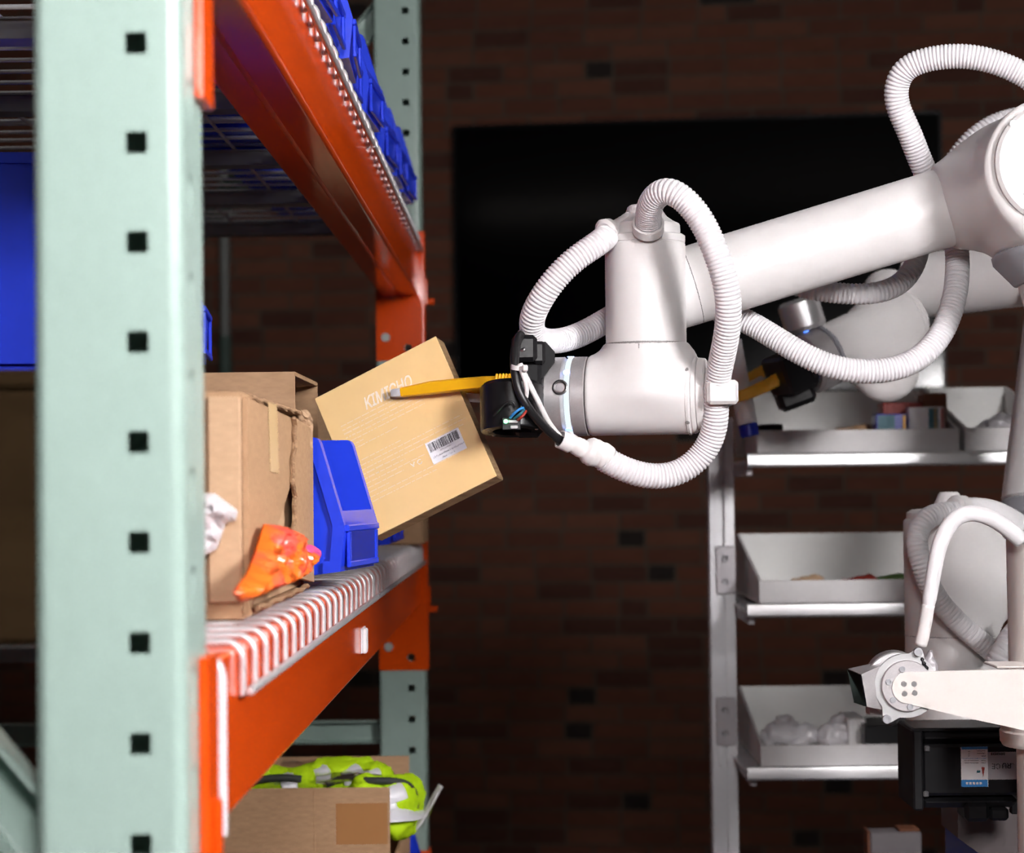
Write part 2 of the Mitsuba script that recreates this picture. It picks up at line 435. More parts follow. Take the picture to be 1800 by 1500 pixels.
YB0, YB1 = YN + PW + .0046, YFAR - .0046
XB = -.180                                   # the aisle face of the beams
BEAM = .0985
def beam(zb, front, lab):
    t = thing('load_beam', lab, 'beam')
    x0, x1 = (XB - .063, XB) if front else (XR + .005, XR + .068)
    sec = rrect(x0, 0, x1, BEAM, .006, 5)
    xm = (x0 + x1) / 2
    sec = sec.difference(Polygon([(xm - .0035, -.001), (xm, .0035), (xm + .0035, -.001)])).difference(Polygon([(xm - .0035, BEAM + .001), (xm, BEAM - .0035), (xm + .0035, BEAM + .001)]))
    m = tri(extr(sec, YB1 - YB0).rotate([90, 0, 0]).translate([0, YB1, zb]))
    add('rail', m, 'm_orange', t, 35)
    for near in (True, False):
        yi0, yi1 = (YB0 - .0042, YB0) if near else (YB1, YB1 + .0042)
        ya0, ya1 = (YB0 - .041, YB0) if near else (YB1, YB1 + .041)
        if front:
            sec = rrect(-.2505, yi0, XF + .0052, yi1, .0008, 2).union(rrect(XF + .0006, ya0, XF + .0052, ya1, .0008, 2))
            cx, cy = XF + .0052, (YB0 if near else YB1)
            sec = sec.difference(sbox(cx - .004, cy - .004, cx + .001, cy + .001)).union(Point(cx - .004, cy - .004 if near else cy + .004).buffer(.004, quad_segs=6))
        else:
            sec = rrect(XR - .0052, yi0, XR + .078, yi1, .0008, 2).union(rrect(XR - .0052, ya0, XR - .0006, ya1, .0008, 2))
        man = extr(sec, .213).translate([0, 0, zb - .1065])
        yf = (yi0 + yi1) / 2
        hx, hz = XF - .0232, HOLE0 + .0508 * round((zb - .088 - HOLE0) / .0508)
        hole = extr(Point(0, 0).buffer(.0066, quad_segs=8), .02).rotate([90, 0, 0]).translate([hx, yf + .01, hz])
        c = add('connector', tri(man - hole) if front else tri(man), 'm_orange', t, 30)
        if front:
            y = yi1 if near else yi0
            s = 1 if near else -1
            add('rivet', rod((XF - .060, y, zb - .068), (XF - .060, y + s * .003, zb - .068), .0075), 'm_pipe', c, 30)
            yp = (ya0 + ya1) / 2
            add('safety_pin', cat(rod((XF + .0052, yp, zb - .008), (XF + .020, yp, zb - .008), .0055), cbox((XF + .0052, yp - .006, zb - .014), (XF + .009, yp + .006, zb + .03), .001)), 'm_orange', c, 30)
    return t
ZB = [H - .1955, H - .1955 + .508, H - .1955 - .508]
beam(ZB[0], True, 'orange steel beam under the lower wire shelf, facing the aisle')
beam(ZB[1], True, 'orange steel beam under the upper wire shelf, facing the aisle')
beam(ZB[0], False, 'orange steel beam at the back of the lower wire shelf')
beam(ZB[1], False, 'orange steel beam at the back of the upper wire shelf')
beam(ZB[2], True, 'orange steel beam of the bottom shelf under the cardboard box of vests')
beam(ZB[2], False, 'orange steel beam at the back of the bottom shelf')

WR_ = .0024
def deck(y0, n, zb, lab):
    t = thing('wire_deck', lab, 'wire shelf')
    zt = zb + BEAM + .0035 + WR_ - .003
    xw, xr = XB + WR_ + .0005, XR + .0022 - WR_ + .002
    drop = .033
    def bend(cx, cz, a0, a1):
        return [(cx + .011 * math.cos(a), cz + .011 * math.sin(a)) for a in np.linspace(a0, a1, 6)]
    prof = [(xw, zt - drop)] + bend(xw - .011, zt - .011, 0, math.pi / 2) + bend(xr + .011, zt - .011, math.pi / 2, math.pi) + [(xr, zt - drop)]
    proto = sweep(A([(x, 0, z) for x, z in prof]), WR_, 10)
    for i in range(n):
        d = mikit.ply(moved(proto, None, (0, y0 + i * .058, 0)), 'm_galv', smooth=40)
        scene[numbered(t + '__wire')] = d
    y1 = y0 + (n - 1) * .058
    for xe in (xw + WR_ + .0026, xr - WR_ - .0026):
        add('edge_wire', rod((xe, y0 - .004, zt - drop + .003), (xe, y1 + .004, zt - drop + .003), .0028, n=12), 'm_galv', t, 40)
    for i, x in enumerate(np.linspace(XB - .072, XR + .08, 10)):
        add('cross_wire', rod((x, y0 - .003, zt - WR_ - .0022), (x, y1 + .003, zt - WR_ - .0022), .0022, n=10), 'm_galv', t, 40)
    for fr in (.17, .5, .83):
        y = y0 + fr * (y1 - y0)
        prof = Polygon([(-.024, 0), (-.018, 0), (-.018, -.016), (.018, -.016), (.018, 0), (.024, 0), (.024, .0018), (.0165, .0018), (.0165, -.0142), (-.0165, -.0142), (-.0165, .0018), (-.024, .0018)])
        L = (XB - .066) - (XR + .075)
        m = trimesh.creation.extrude_polygon(prof, L, engine='earcut')
        add('support_channel', moved(m, np.stack([A([0, 1.0, 0]), A([0, 0, 1.0]), A([1.0, 0, 0])], 1), (XR + .075, y, zt - WR_ - .0064)), 'm_galv_dark', t)
    return zt
D0 = deck(1.345, 20, ZB[0], 'zinc wire shelf deck under the worn carton and the front blue bin')
deck(2.466, 20, ZB[0], 'zinc wire shelf deck on the lower orange beam, next to the far post')
D1 = deck(1.345, 20, ZB[1], 'zinc wire shelf deck on the upper orange beam, nearer half')
deck(2.466, 20, ZB[1], 'zinc wire shelf deck on the upper orange beam, half by the far post')
deck(1.345, 20, ZB[2], 'zinc wire shelf deck of the bottom shelf, nearer half')
D2 = deck(2.466, 20, ZB[2], 'zinc wire shelf deck of the bottom shelf, under the box of vests')
D0 += WR_; D1 += WR_; D2 += WR_

# white strap over the near end of the lower beam, label holder on the beam
sx, sz = XB + .0062, ZB[0] + BEAM + .0045
path = [(XB - .050, 1.226, sz), (XB - .03, 1.226, sz)] + [(sx - .014 + .014 * math.sin(a), 1.226, sz - .014 + .014 * math.cos(a)) for a in np.linspace(0, math.pi / 2, 10)] + [(sx, 1.226, z) for z in np.linspace(sz - .02, ZB[0] + .002, 12)]
tag(add('cable_strap', sweep(path, .0036, 14), 'm_bag_white', smooth=40), 'white plastic strap looped over the near end of the lower orange beam', 'strap')
q = P(637, 1125, .180 * F / (932 - 637 + 3))
t = thing('label_holder', 'small white plastic label clip stuck on the lower orange beam', 'label clip')
add('back', cbox((XB + .0002, q[1] - .024, q[2] - .013), (XB + .002, q[1] + .024, q[2] + .013), .0004), 'm_paper', t)
add('clip', cbox((XB + .002, q[1] - .022, q[2] - .013), (XB + .0065, q[1] - .004, q[2] + .013), .001), 'm_paper', t)
add('clip', cbox((XB + .002, q[1] + .002, q[2] - .012), (XB + .005, q[1] + .020, q[2] + .011), .001), 'm_paper', t)

# ------------------------------------------------------------------ cartons
def panel(lo, hi):
    return cbox(lo, hi, .0012)
def open_carton(t, x0, x1, y0, y1, z0, z1, side, th=.004, mat='m_card'):
    """Cardboard walls round a hollow, open at one side ('+x' or '+z')."""
    ws = {'bottom': ((x0, y0, z0), (x1, y1, z0 + th)), 'near': ((x0, y0, z0), (x1, y0 + th, z1)), 'far': ((x0, y1 - th, z0), (x1, y1, z1)), 'back': ((x0, y0, z0), (x0 + th, y1, z1))}
    ws['lid'] = ((x0, y0, z1 - th), (x1, y1, z1)) if side == '+x' else ((x1 - th, y0, z0), (x1, y1, z1))
    man = m3.Manifold.cube([x1 - x0, y1 - y0, z1 - z0]).translate([x0, y0, z0])
    inner = m3.Manifold.cube([x1 - x0 - (th if side == '+x' else 2 * th) + (.01 if side == '+x' else 0), y1 - y0 - 2 * th, z1 - z0 - (2 * th if side == '+x' else th - .01)]).translate([x0 + th, y0 + th, z0 + th])
    return add('body', tri(man - inner), mat, t)
# the worn carton in front
t = thing('carton', 'worn open cardboard carton with torn flaps at the front of the lower shelf', 'cardboard box')
CX, CY0, CY1, CT = -.2000, 1.520, 1.934, H + .0665
open_carton(t, -.52, CX, CY0, CY1, D0 + .0008, CT, '+x')
def yz(px, py, X):
    """The point of the plane X = const seen at this pixel, as (Y, Z)."""
    p = onplane(px, py, (X, 0, 0), A([1.0, 0, 0]))
    return p[1], p[2]
def xplate(pts, X, th):
    return plate(Polygon(pts), th, (X, 0, 0), (0, 1, 0), (0, 0, 1))
x = CX + .0006
add('flap', xplate([(CY0 + .002, D0 + .004), yz(436, 1046, x), yz(470, 955, x), yz(500, 862, x), yz(513, 770, x), (1.93, CT - .012), (CY0 + .002, CT - .004)], x, .0038), 'm_card', t)
x = CX - .0065
add('flap', xplate([(CY0 + .006, D0 + .006), (CY1 - .006, D0 + .006), (CY1 - .006, CT - .012), (CY0 + .006, CT - .012)], x, .004), 'm_card_light', t)
x = CX + .0050
ragged = [yz(512 + 1.2 * math.sin(i * 2.1) + 2.2 * math.sin(i * .7), 735 + i * 14, x) for i in range(21)]
add('flap', xplate(ragged + [(CY1 - .001, D0 + .008), (CY1 - .001, CT - .016)], x, .004), 'm_card', t)
edge = [A([x + .0022, *p]) for p in ragged]
add('torn_edge', sweep(spline(edge, .004)[0], .0015, 8), 'm_card_edge', t)
top = [A([CX + .001, y, CT - .002 + .0007 * math.sin(i * 2.7)]) for i, y in enumerate(np.linspace(CY0 + .05, CY1 - .004, 16))]
add('torn_edge', sweep(spline(top, .005)[0], .0016, 8), 'm_card_edge', t)
add('torn_edge', crumple([[((CX + .003, CY1 - .012, CT - .012), .007), ((CX + .004, CY1 - .03, CT - .004), .004)], [((CX + .006, CY1 - .022, CT - .03), .004), ((CX + .004, CY1 - .016, CT - .01), .005)]], 5, .003, 150, .002), 'm_card_light', t)
low = [A([CX + .004, y, D0 + .005 + .0009 * math.sin(i * 1.9)]) for i, y in enumerate(np.linspace(CY0 + .05, CY1 - .01, 16))]
add('torn_edge', sweep(spline(low, .005)[0], .0022, 8), 'm_card_edge', t)
fx = P(366, 900, CY0)[0]
add('glue_tab', cbox((fx, CY0 - .0042, D0 + .012), (CX + .0005, CY0 - .0002, CT - .003), .0014), 'm_card_light', t)
add('glue_tab', cbox((-.40, CY0 - .0040, D0 + .006), (fx - .0045, CY0 - .0002, CT - .012), .0012), 'm_card', t)
x = CX + .0048
add('tape_strip', xplate([yz(471, 708, x), yz(486, 712, x), yz(490, 833, x), yz(475, 830, x)], x, .0004), 'm_tape', t)
def crumpled_patch(outline, origin, eu, ev, en, bulge, fold, seed, step=.0017, freq=75):
    """A crumpled bag: the outline (pairs in eu, ev about origin) filled with a grid whose front is thrown into sharp folds along en."""
    poly = Polygon(outline).buffer(.0012).buffer(-.0006)
    x0, y0, x1, y1 = poly.bounds
    gx, gy = np.meshgrid(np.arange(x0, x1, step), np.arange(y0, y1, step), indexing='ij')
    pts = np.stack([gx.ravel(), gy.ravel()], 1)
    import shapely
    pts = pts[shapely.contains_xy(poly.buffer(-.6 * step), pts[:, 0], pts[:, 1])]
    rim = A([poly.exterior.interpolate(d).coords[0] for d in np.arange(0, poly.exterior.length, step)])
    from scipy.spatial import Delaunay
    allp = np.vstack([pts, rim])
    f = Delaunay(allp).simplices
    c = allp[f].mean(1)
    f = f[shapely.contains_xy(poly, c[:, 0], c[:, 1])]
    d = A([poly.exterior.distance(Point(*q)) for q in allp])
    p3 = np.stack([allp[:, 0], allp[:, 1], 0 * d], 1)
    w = meshkit.fbm(p3 * 30, 2, seed + 9)[:, None] - .5
    r1 = np.abs(meshkit.fbm((p3 + w * .02) * freq, 2, seed) - .5) * 2
    r2 = np.abs(meshkit.fbm((p3 - w * .02) * freq * 2.1, 2, seed + 3) - .5) * 2
    k = np.clip(d / .006, 0, 1) ** .6
    hgt = k * (bulge + fold * (.55 - 1.5 * r1) + fold * .35 * (.5 - 1.3 * r2)) + .0008
    n = len(allp)
    base = np.asarray(origin) + allp[:, :1] * np.asarray(eu) + allp[:, 1:] * np.asarray(ev)
    v = np.vstack([base + hgt[:, None] * np.asarray(en), base - .0004 * np.asarray(en)])
    a, b = allp[f[:, 1]] - allp[f[:, 0]], allp[f[:, 2]] - allp[f[:, 0]]
    flip = (a[:, 0] * b[:, 1] - a[:, 1] * b[:, 0] < 0) != (np.dot(np.cross(eu, ev), en) < 0)
    f = np.where(flip[:, None], f[:, ::-1], f)
    return trimesh.Trimesh(v, np.vstack([f, f[:, ::-1] + n]), process=False)
# crumpled clear bag before it
o = P(370, 925, 1.508)
ol = [(P(a, b, 1.508) - o) for a, b in ((322, 880), (352, 868), (378, 869), (398, 884), (417, 899), (413, 914), (396, 919), (388, 942), (380, 964), (352, 980), (322, 984))]
k = add('plastic_bag', crumpled_patch([(q[0], q[2]) for q in ol], o, A([1.0, 0, 0]), A([0, 0, 1.0]), A([0, -1.0, 0]), .007, .013, 11, freq=85), 'm_bag_white', smooth=28)
tag(k, 'crumpled translucent white plastic bag beside the near post, before the worn carton', 'plastic bag')
# orange bag in its opening
xo = CX + .0105
def pt(px, py, X=xo):
    y, z = yz(px, py, X)
    return A([X, y, z])
t = thing('orange_bag', 'bright orange crumpled plastic bag poking out of the worn carton', 'plastic bag')
ol = [yz(a, b, xo) for a, b in ((463, 923), (486, 925), (500, 932), (507, 942), (504, 957), (511, 965), (528, 963), (534, 985), (521, 1005), (503, 1023), (482, 1033), (451, 1043), (422, 1057), (411, 1043), (417, 1032), (432, 1012), (448, 972), (457, 941))]
add('film', crumpled_patch([(q[0] - ol[0][0], q[1] - ol[0][1]) for q in ol], A([xo, ol[0][0], ol[0][1]]), A([0, 1.0, 0]), A([0, 0, 1.0]), A([1.0, 0, 0]), .0068, .0150, 3, .0017, 78), 'm_bag_orange', t, 28)
add('corner', crumple([[(pt(520, 979, xo + .004), .0055), (pt(556, 974, xo + .006), .0035), (pt(540, 984, xo + .005), .0045), (pt(545, 968, xo + .005), .004)]], 4, .0025, 110, .0018), 'm_bag_pink', t, True)
# the carton behind it
t = thing('carton', 'plain open cardboard carton standing behind the worn carton', 'cardboard box')
BX, BY0, BY1, BT = -.2268, 2.122, 2.352, H + .1118
open_carton(t, -.86, BX, BY0, BY1, D0 + .0008, BT, '+x')
add('flap', plate(Polygon([(0, 0), (BY1 - BY0 - .004, 0), (BY1 - BY0 - .004, .10), (.002, .10)]), .004, (BX - .012, BY0 + .002, BT - .0042), (0, 1, 0), (-1, 0, -.10)), 'm_card', t)
t = thing('carton', 'cardboard carton at the far end of the lower shelf before the green post', 'cardboard box')
q0, q1 = P(557, 952, 3.40), P(744, 952, 3.40)
cz = P(650, 697, 3.40)[2]
add('body', cbox((q0[0], 3.40, D0 + .0008), (q1[0], 3.56, cz), .002), 'm_card', t)
for dy in (.035, .075):
    add('tape_strip', cbox((q0[0] + .02, 3.40 + dy, cz + .0001), (q1[0] - .02, 3.40 + dy + .02, cz + .0006), 0), 'm_tape_brown', t)
t = thing('gap_shade_box', 'added near-black box filling in for the unlit gap left of the near green post', 'box')  # added box; its dark colour stands in for an unlit gap
add('body', cbox((-.66, 1.30, D0 + .0008), (-.275, 1.50, H + .060), .003), 'm_gap_shade', t)
add('lid', cbox((-.665, 1.296, H + .0602), (-.271, 1.504, H + .0715), .003), 'm_gap_shade', t)

# ------------------------------------------------------------------ blue stacking bins
def bin_parts(L=.22, W=.14, Ht=.135, lip=.057, slant=.027):
    """Local frame: x to the front, y across, z up; the front bottom edge at the origin's x."""
    w = W / 2 - .006
    side = Polygon([(-L, .010), (-.05, .010), (-.004, .016), (0, lip), (.0055 - slant, Ht - .005), (.0035 - slant, Ht - .0015), (-slant, Ht), (-L, Ht)])
    inner = Polygon([(-L + .003, .013), (-.05, .013), (-.007, .019), (-.0032, lip + .02), (-.006, Ht + .02), (-L + .003, Ht + .02)])
    outer = extr(side, 2 * w).rotate([90, 0, 0]).translate([0, w, 0])
    hollow = extr(inner, 2 * w - .006).rotate([90, 0, 0]).translate([0, w - .003, 0])
    foot = cat(cbox((-L + .01, -w + .012, .0004), (-.10, w - .012, .012), .002))
    body = cat(tri(outer - hollow), foot)
    band = side.difference(side.buffer(-.0105, join_style=2)).difference(sbox(-L - .1, -.1, -.02, .028))
    band = band.difference(sbox(-L - .01, -.1, -L + .0108, Ht - .0108))
    rims = []
    for s in (-1, 1):
        rims.append(tri(extr(band, .0065).rotate([90, 0, 0]).translate([0, s * w + (.0065 if s > 0 else 0), 0])))
    rims.append(cbox((-L - .004, -w - .005, Ht - .010), (-L + .001, w + .005, Ht), .001))
    rims.append(cbox((-.0012, -w, lip - .006), (.003, w, lip), .001))
    slot = cat(cbox((-.0008, -w + .004, .022), (.0026, -w + .012, lip - .006), .0008), cbox((-.0008, w - .012, .022), (.0026, w - .004, lip - .006), .0008), cbox((-.0008, -w + .004, .019), (.0032, w - .004, .0245), .0008))
    return body, cat(*rims), slot, w
SMALL = bin_parts()
BIG = bin_parts(.40, .15, .215, .066, .078)
def blue_bin(x, y, z, yaw, lab, group=None, insert=False, mat='m_blue', kind=SMALL):
    BODY, RIMS, SLOT, BW = kind
    t = thing('stacking_bin', lab, 'plastic bin', group)
    R = rotz(yaw)
    for n, m in (('body', BODY), ('rim', RIMS), ('label_slot', SLOT)):
        add(n, moved(m, R, (x, y, z)), mat, t, 25)
    if insert:
        add('label_insert', moved(cbox((.0001, -BW + .011, .024), (.0011, BW - .011, .0515), 0), R, (x, y, z)), 'm_glass_black' if insert == 2 else 'm_blue_dark', t)
    return t
# in front of the held box: its front lip turned a little to the camera
near = P(609, 1012, 1.947)
yaw = -math.radians(8)
off = rotz(yaw) @ A([0, -SMALL[3], 0])
blue_bin(near[0] - off[0], 1.947 - off[1], D0 + .0006, yaw, 'bright blue plastic bin standing on the wire shelf below the held box', insert=True)
q = P(699, 960, 2.92)
blue_bin(q[0], 2.92, D0 + .0006, -.03, 'blue plastic bin half hidden behind the held box on the lower shelf')
# a larger one on top of the carton behind, seen on both sides of the near post
yaw = .10
near = P(357, 560, 2.14)
off = rotz(yaw) @ A([0, -BIG[3], 0])
blue_bin(near[0] - off[0], 2.14 - off[1], BT + .0008, yaw, 'large blue plastic bin on a carton, seen on both sides of the near green post', kind=BIG, mat='m_blue_matte')
ups = [(1.965, .0), (2.12, -.004), (2.275, .002), (2.43, -.012), (2.60, .000), (2.76, -.018), (2.945, -.003), (3.12, .002), (3.29, .004)]
ordinal = ['', 'second', 'third', 'fourth', 'fifth', 'sixth', 'seventh', 'eighth', 'ninth']
for i, (y, dx) in enumerate(ups):
    yaw = [-.04, .0, .03, -.03, -.05, .02, -.06, -.02, -.05][i]
    k = len(ups) - 1 - i
    lab = f'{ordinal[k]} blue plastic bin of the upper shelf, counted from the far green post' if k else 'last blue plastic bin of the upper shelf, nearest to the far green post'
    blue_bin(XB + .002 + dx, y, D1 + .0006, yaw, lab, 'blue bins on the upper shelf')

# ------------------------------------------------------------------ the box held by the gripper
bz_ = unit(A([.27, .95, -.155]))             # away from the camera; the face is turned a little so that its right and lower edges show
BC = P(712, 768, 2.118)
fA, fB, fD = (onplane(*p, BC, bz_) for p in ((553, 701), (766, 591), (657, 945)))
bx_ = unit(fB - fA)
by_ = np.cross(bz_, bx_)
bl, bh, bt = np.linalg.norm(fB - fA), (fD - fA).dot(by_), .025
RB = np.stack([bx_, by_, bz_], 1)
def face(px, py):
    """A point of the box's printed face, in the box's own length and width."""
    p = onplane(px, py, fA, bz_) - fA
    return p.dot(bx_), p.dot(by_)
t = thing('cosmetics_box', 'flat peach coloured cardboard box with white print and a barcode sticker, held by the gripper', 'box')
add('body', cbox((0, 0, .0012), (bl, bh, bt), .0012, RB, fA), 'm_box_side', t)
add('printed_face', cbox((0, 0, 0), (bl, bh, .0011), .0003, RB, fA), 'm_box_face', t)
def on_face(m, u, v, up=False):
    """Lettering in the xy plane brought onto the printed face with its left end at (u, v)."""
    m = m.copy()
    m.vertices = m.vertices * A([1, -1, -1])
    return moved(m, RB, fA + RB @ A([u, v, -.0001]))
u0, v0 = face(643, 721)
ttl = meshkit.text_mesh('KIMICHO', .0118, .0003, True)
ttl.vertices[:, 0] *= .70
ttl.vertices[:, 0] += ttl.vertices[:, 1] * .18
add('title', on_face(ttl, u0, v0), 'm_print', t)
lines = []
r_ = random.Random(5)
def fine_line(pa, pb_, h=.0011, gap=.0012):
    (ua, va), (ub, vb) = face(*pa), face(*pb_)
    u = ua
    while u < ub:
        w = min(r_.uniform(.0018, .0075), ub - u)
        lines.append(cbox((u, va - h, -.00022), (u + w, va, -.00002), 0, RB, fA))
        u += w + gap
base = A(face(598, 752))
for i, (n, L) in enumerate([(2, .095), (1, .092), (0, .098), (1, .104), (0, .086), (0, .016), (0, .052)]):
    va, ua = base[1] + i * .0044, base[0] + .001
    u = ua
    while u < min(ua + L, bl - .006):
        w = r_.uniform(.0016, .0085)
        hh = .0014 if (i in (2, 3) and u < ua + .012) else .0010
        lines.append(cbox((u, va - hh, -.00022), (min(u + w, ua + L), va, -.00002), 0, RB, fA))
        u += w + .0013
for i, L in enumerate([.050, .114, .116, .112, .046, .078, .040, .022]):
    va, ua = base[1] + .0400 + i * .0047, base[0] + .002
    u = ua
    while u < ua + L:
        w = r_.uniform(.0016, .0085)
        if not (u > .078 and va > .093):
            lines.append(cbox((u, va - (.0014 if i in (3, 4) and u < ua + .018 else .0010), -.00022), (min(u + w, ua + L), va, -.00002), 0, RB, fA))
        u += w + .0013
for i, L in enumerate([.098, .072]):
    u = .014
    while u < .014 + L:
        w = r_.uniform(.0016, .0085)
        lines.append(cbox((u, .1155 + i * .0048, -.00022), (min(u + w, .014 + L), .1165 + i * .0048, -.00002), 0, RB, fA))
        u += w + .0013
note(add('fine_print', cat(*lines), 'm_print_fine', t), kind='stuff')
su, sv = face(726, 817)
ring = Point(0, 0).buffer(.0026).difference(Point(0, 0).buffer(.0017)).difference(Polygon([(0, 0), (.004, -.001), (.004, .003)]))
add('symbol', on_face(trimesh.creation.extrude_polygon(Polygon([(-.0026, .0022), (-.0016, .0022), (0, -.0004), (.0016, .0022), (.0026, .0022), (.0004, -.0026), (-.0004, -.0026)]), .0003, engine='earcut'), su, sv), 'm_print', t)
su, sv = face(738, 812)
add('symbol', on_face(trimesh.creation.extrude_polygon(ring, .0003, engine='earcut'), su, sv), 'm_print', t)
lu, lv = face(747, 781)
lu1, lv1 = face(806, 753)
lw, lh = lu1 - lu, .0225
st = add('sticker', cbox((lu, lv, -.00030), (lu + lw, lv + lh, -.0001), 0, RB, fA), 'm_paper', t)
bars = []
u = lu + .0022
while u < lu + lw - .0026:
    w = r_.choice([.0004, .0004, .0007, .0011])
    bars.append(cbox((u, lv + .0016, -.00050), (u + w, lv + .0105, -.00031), 0, RB, fA))
    u += w + r_.choice([.0004, .0004, .0007, .0010])
note(add('barcode', cat(*bars), 'm_ink', st), kind='stuff')
def small(txt, h, u, v, mat, par, name):
    m = meshkit.text_mesh(txt, h, .0002)
    m.vertices[:, 2] += .0003
    add(name, on_face(m, u, v), mat, par)
small('X001VJHWRP', .0014, lu + lw * .30, lv + .0132, 'm_ink_grey', st, 'text')
small('12 Colors Matte Liquid Lipstick', .0017, lu + .0022, lv + .0170, 'm_ink_grey', st, 'text')
small('New - Set A', .0017, lu + lw * .30, lv + .0207, 'm_ink_grey', st, 'text')

# ------------------------------------------------------------------ white robot arms
def rings(c, axis, items, t, parent=None):
    for nm, r0, r1, a, b, mat in items:
        k = add(nm, rod(c + axis * a, c + axis * b, r0, r1, .0012, 72), mat, parent or t, 30)
    return k
def wrist(t, C, axis, vert, r, left, right, up, edge):
    """A T-shaped shell: a barrel along axis and a neck along vert, blended."""
    f = [capsule_cyl(C - axis * left, C + axis * right, r, .003), capsule_cyl(C, C + vert * up, r * 1.01, .002)]
    pts = np.stack([C - axis * left, C + axis * right, C + vert * up])
    lo, hi = pts.min(0) - r * 1.15, pts.max(0) + r * 1.15
    return add('wrist_shell', blend(f, .024 * r / .038, lo, hi, edge), 'm_white', t, True)
YW = 2.10
t = ARM = thing('industrial_robot', 'glossy white robot arm with ribbed hoses reaching in to hold the peach box', 'robot')
C = P(1137, 695, YW)
beta = math.radians(10)
ax = A([math.cos(beta), -math.sin(beta), 0])           # towards the right end
UP = A([0, 0, 1.0])
r = S(70.0, YW)
s_ = 1 / math.cos(beta)
wrist(t, C, ax, UP, r, S(100, YW) * s_, S(82, YW) * s_, S(89.5, YW), .0025)
x = lambda px: S(px - 1137, YW) * s_
add('status_ring', rod(C + ax * x(962), C + ax * x(1000), r * 1.004, bevel=.003, n=80), 'm_silver', t, 30)
add('status_ring', rod(C + ax * x(1011), C + ax * x(1036), r * 1.004, bevel=.0008, n=80), 'm_silver', t, 30)
k = add('light_ring', rod(C + ax * x(1002), C + ax * x(1010), r * .998, bevel=.0005, n=80), 'm_black', t, 30)
scene[k]['emitter'] = {'type': 'area', 'radiance': {'type': 'rgb', 'value': [.88, 1.0, 1.1]}}
for a in (35, -58, 84, -86):                            # the single blue diodes behind the ring
    a = math.radians(a)
    d = frame(ax, UP)
    n_ = d[:, 0] * math.sin(a) + d[:, 1] * math.cos(a) * (1 if d[1, 1] < 0 else -1)
    p0 = C + ax * x(1005.5) + n_ * (r * .99)
    k = add('diode', rod(p0, p0 + n_ * .0012, .0036, n=16), 'm_paper', t, 30)
    scene[k]['emitter'] = {'type': 'area', 'radiance': {'type': 'rgb', 'value': [.25, .62, 2.2]}}
bn = onplane(984, 675, C - A([0, r, 0]), A([0, 1.0, 0])) - C
bn = unit(bn - bn.dot(ax) * ax)
p0 = C + ax * x(996) + bn * (r * .99)
b_ = add('button', lathe([(0, 0), (.0075, 0), (.0075, .0016), (.0062, .0024), (.0048, .0014), (.0048, .0004), (0, .0004)], p0, bn, 40), 'm_steel', t, 30)
add('button_cap', rod(p0, p0 + bn * .0012, .0042, n=30), 'm_label_silver', b_, 30)
# right end: stepped cap
rings(C, ax, [('end_cap', r * 1.02, r * 1.02, x(1208), x(1216), 'm_white'), ('end_cap', r * .99, r * .97, x(1217), x(1226), 'm_white'), ('end_cap', r * .92, r * .90, x(1226), x(1241), 'm_white')], t)
fr = frame(ax, UP)
for ang in (-45, 35):
    a = math.radians(ang)
    n_ = A([0, 0, 1.0]) * math.sin(a) + np.cross(ax, UP) * math.cos(a) * (1 if np.cross(ax, UP)[1] < 0 else -1)
    p0 = C + ax * x(1212) + n_ * r * 1.015
    add('screw', rod(p0, p0 + n_ * .0009, .0022, n=14), 'm_seam', t, 30)
# upright barrel
rv = S(71, YW)
yt = lambda py: S(695 - py, YW)
add('upright_barrel', lathe([(0, yt(603.6)), (rv - .0001, yt(603.6)), (rv, yt(603.4)), (rv, yt(430)), (rv - .0006, yt(429)), (rv - .0006, yt(428)), (rv, yt(427)), (rv, yt(416)), (rv - .002, yt(413)), (0, yt(413))], C, UP, 80), 'm_white', t, 30)
add('seam', rod(C + UP * yt(608), C + UP * yt(602.5), rv - .0007, bevel=.0002, n=80), 'm_seam', t, 30)
for px, ya, yb in ((1123, 604, 612), (1139, 593, 601)):
    q = onplane(px, (ya + yb) / 2, C - A([0, rv, 0]), A([0, 1.0, 0]))
    add('index_mark', cbox((q[0] - .0004, q[1] + .0002, q[2] - S(4, YW)), (q[0] + .0004, q[1] + .0016, q[2] + S(4, YW)), 0), 'm_seam', t)
cap = lathe([(0, yt(413)), (rv * .885, yt(413)), (rv * .875, yt(397)), (rv * .86, yt(394)), (rv * .72, yt(389)), (rv * .56, yt(381)), (rv * .47, yt(372)), (rv * .42, yt(363)), (rv * .36, yt(360)), (0, yt(360))], C, UP, 64)
add('top_cap', cap, 'm_white', t, 30)
q0 = P(1094, 396, YW - .004)
add('hose_clip', rod(P(1062, 408, YW - .03), P(1075, 400, YW - .02), .012, .010, .003, 30), 'm_white', t, 30)
add('hose_clip', sweep(spline([P(1072, 402, YW - .022), P(1090, 392, YW - .016), P(1108, 380, YW - .006)], .003)[0], .0055, 14), 'm_white', t, True)
# forearm
FA0, FA1 = P(1172, 515, YW + .034), P(1662, 364.5, YW + .034)
fd = unit(FA1 - FA0)
rf = S(69.5, YW + .034)
add('forearm', rod(FA0, FA1, rf, bevel=.0008, n=80), 'm_white', t, 30)
add('seam', rod(FA1 - fd * .0002, FA1 + fd * .0012, rf - .0007, n=80), 'm_seam', t, 30)
q = FA0 + fd * S(69, YW)
add('seam', lathe([(rf - .0002, 0), (rf + .0002, 0), (rf + .0002, .0008), (rf - .0002, .0008)], FA0 + fd * S(46, YW), fd, 80), 'm_seam', t, 30)
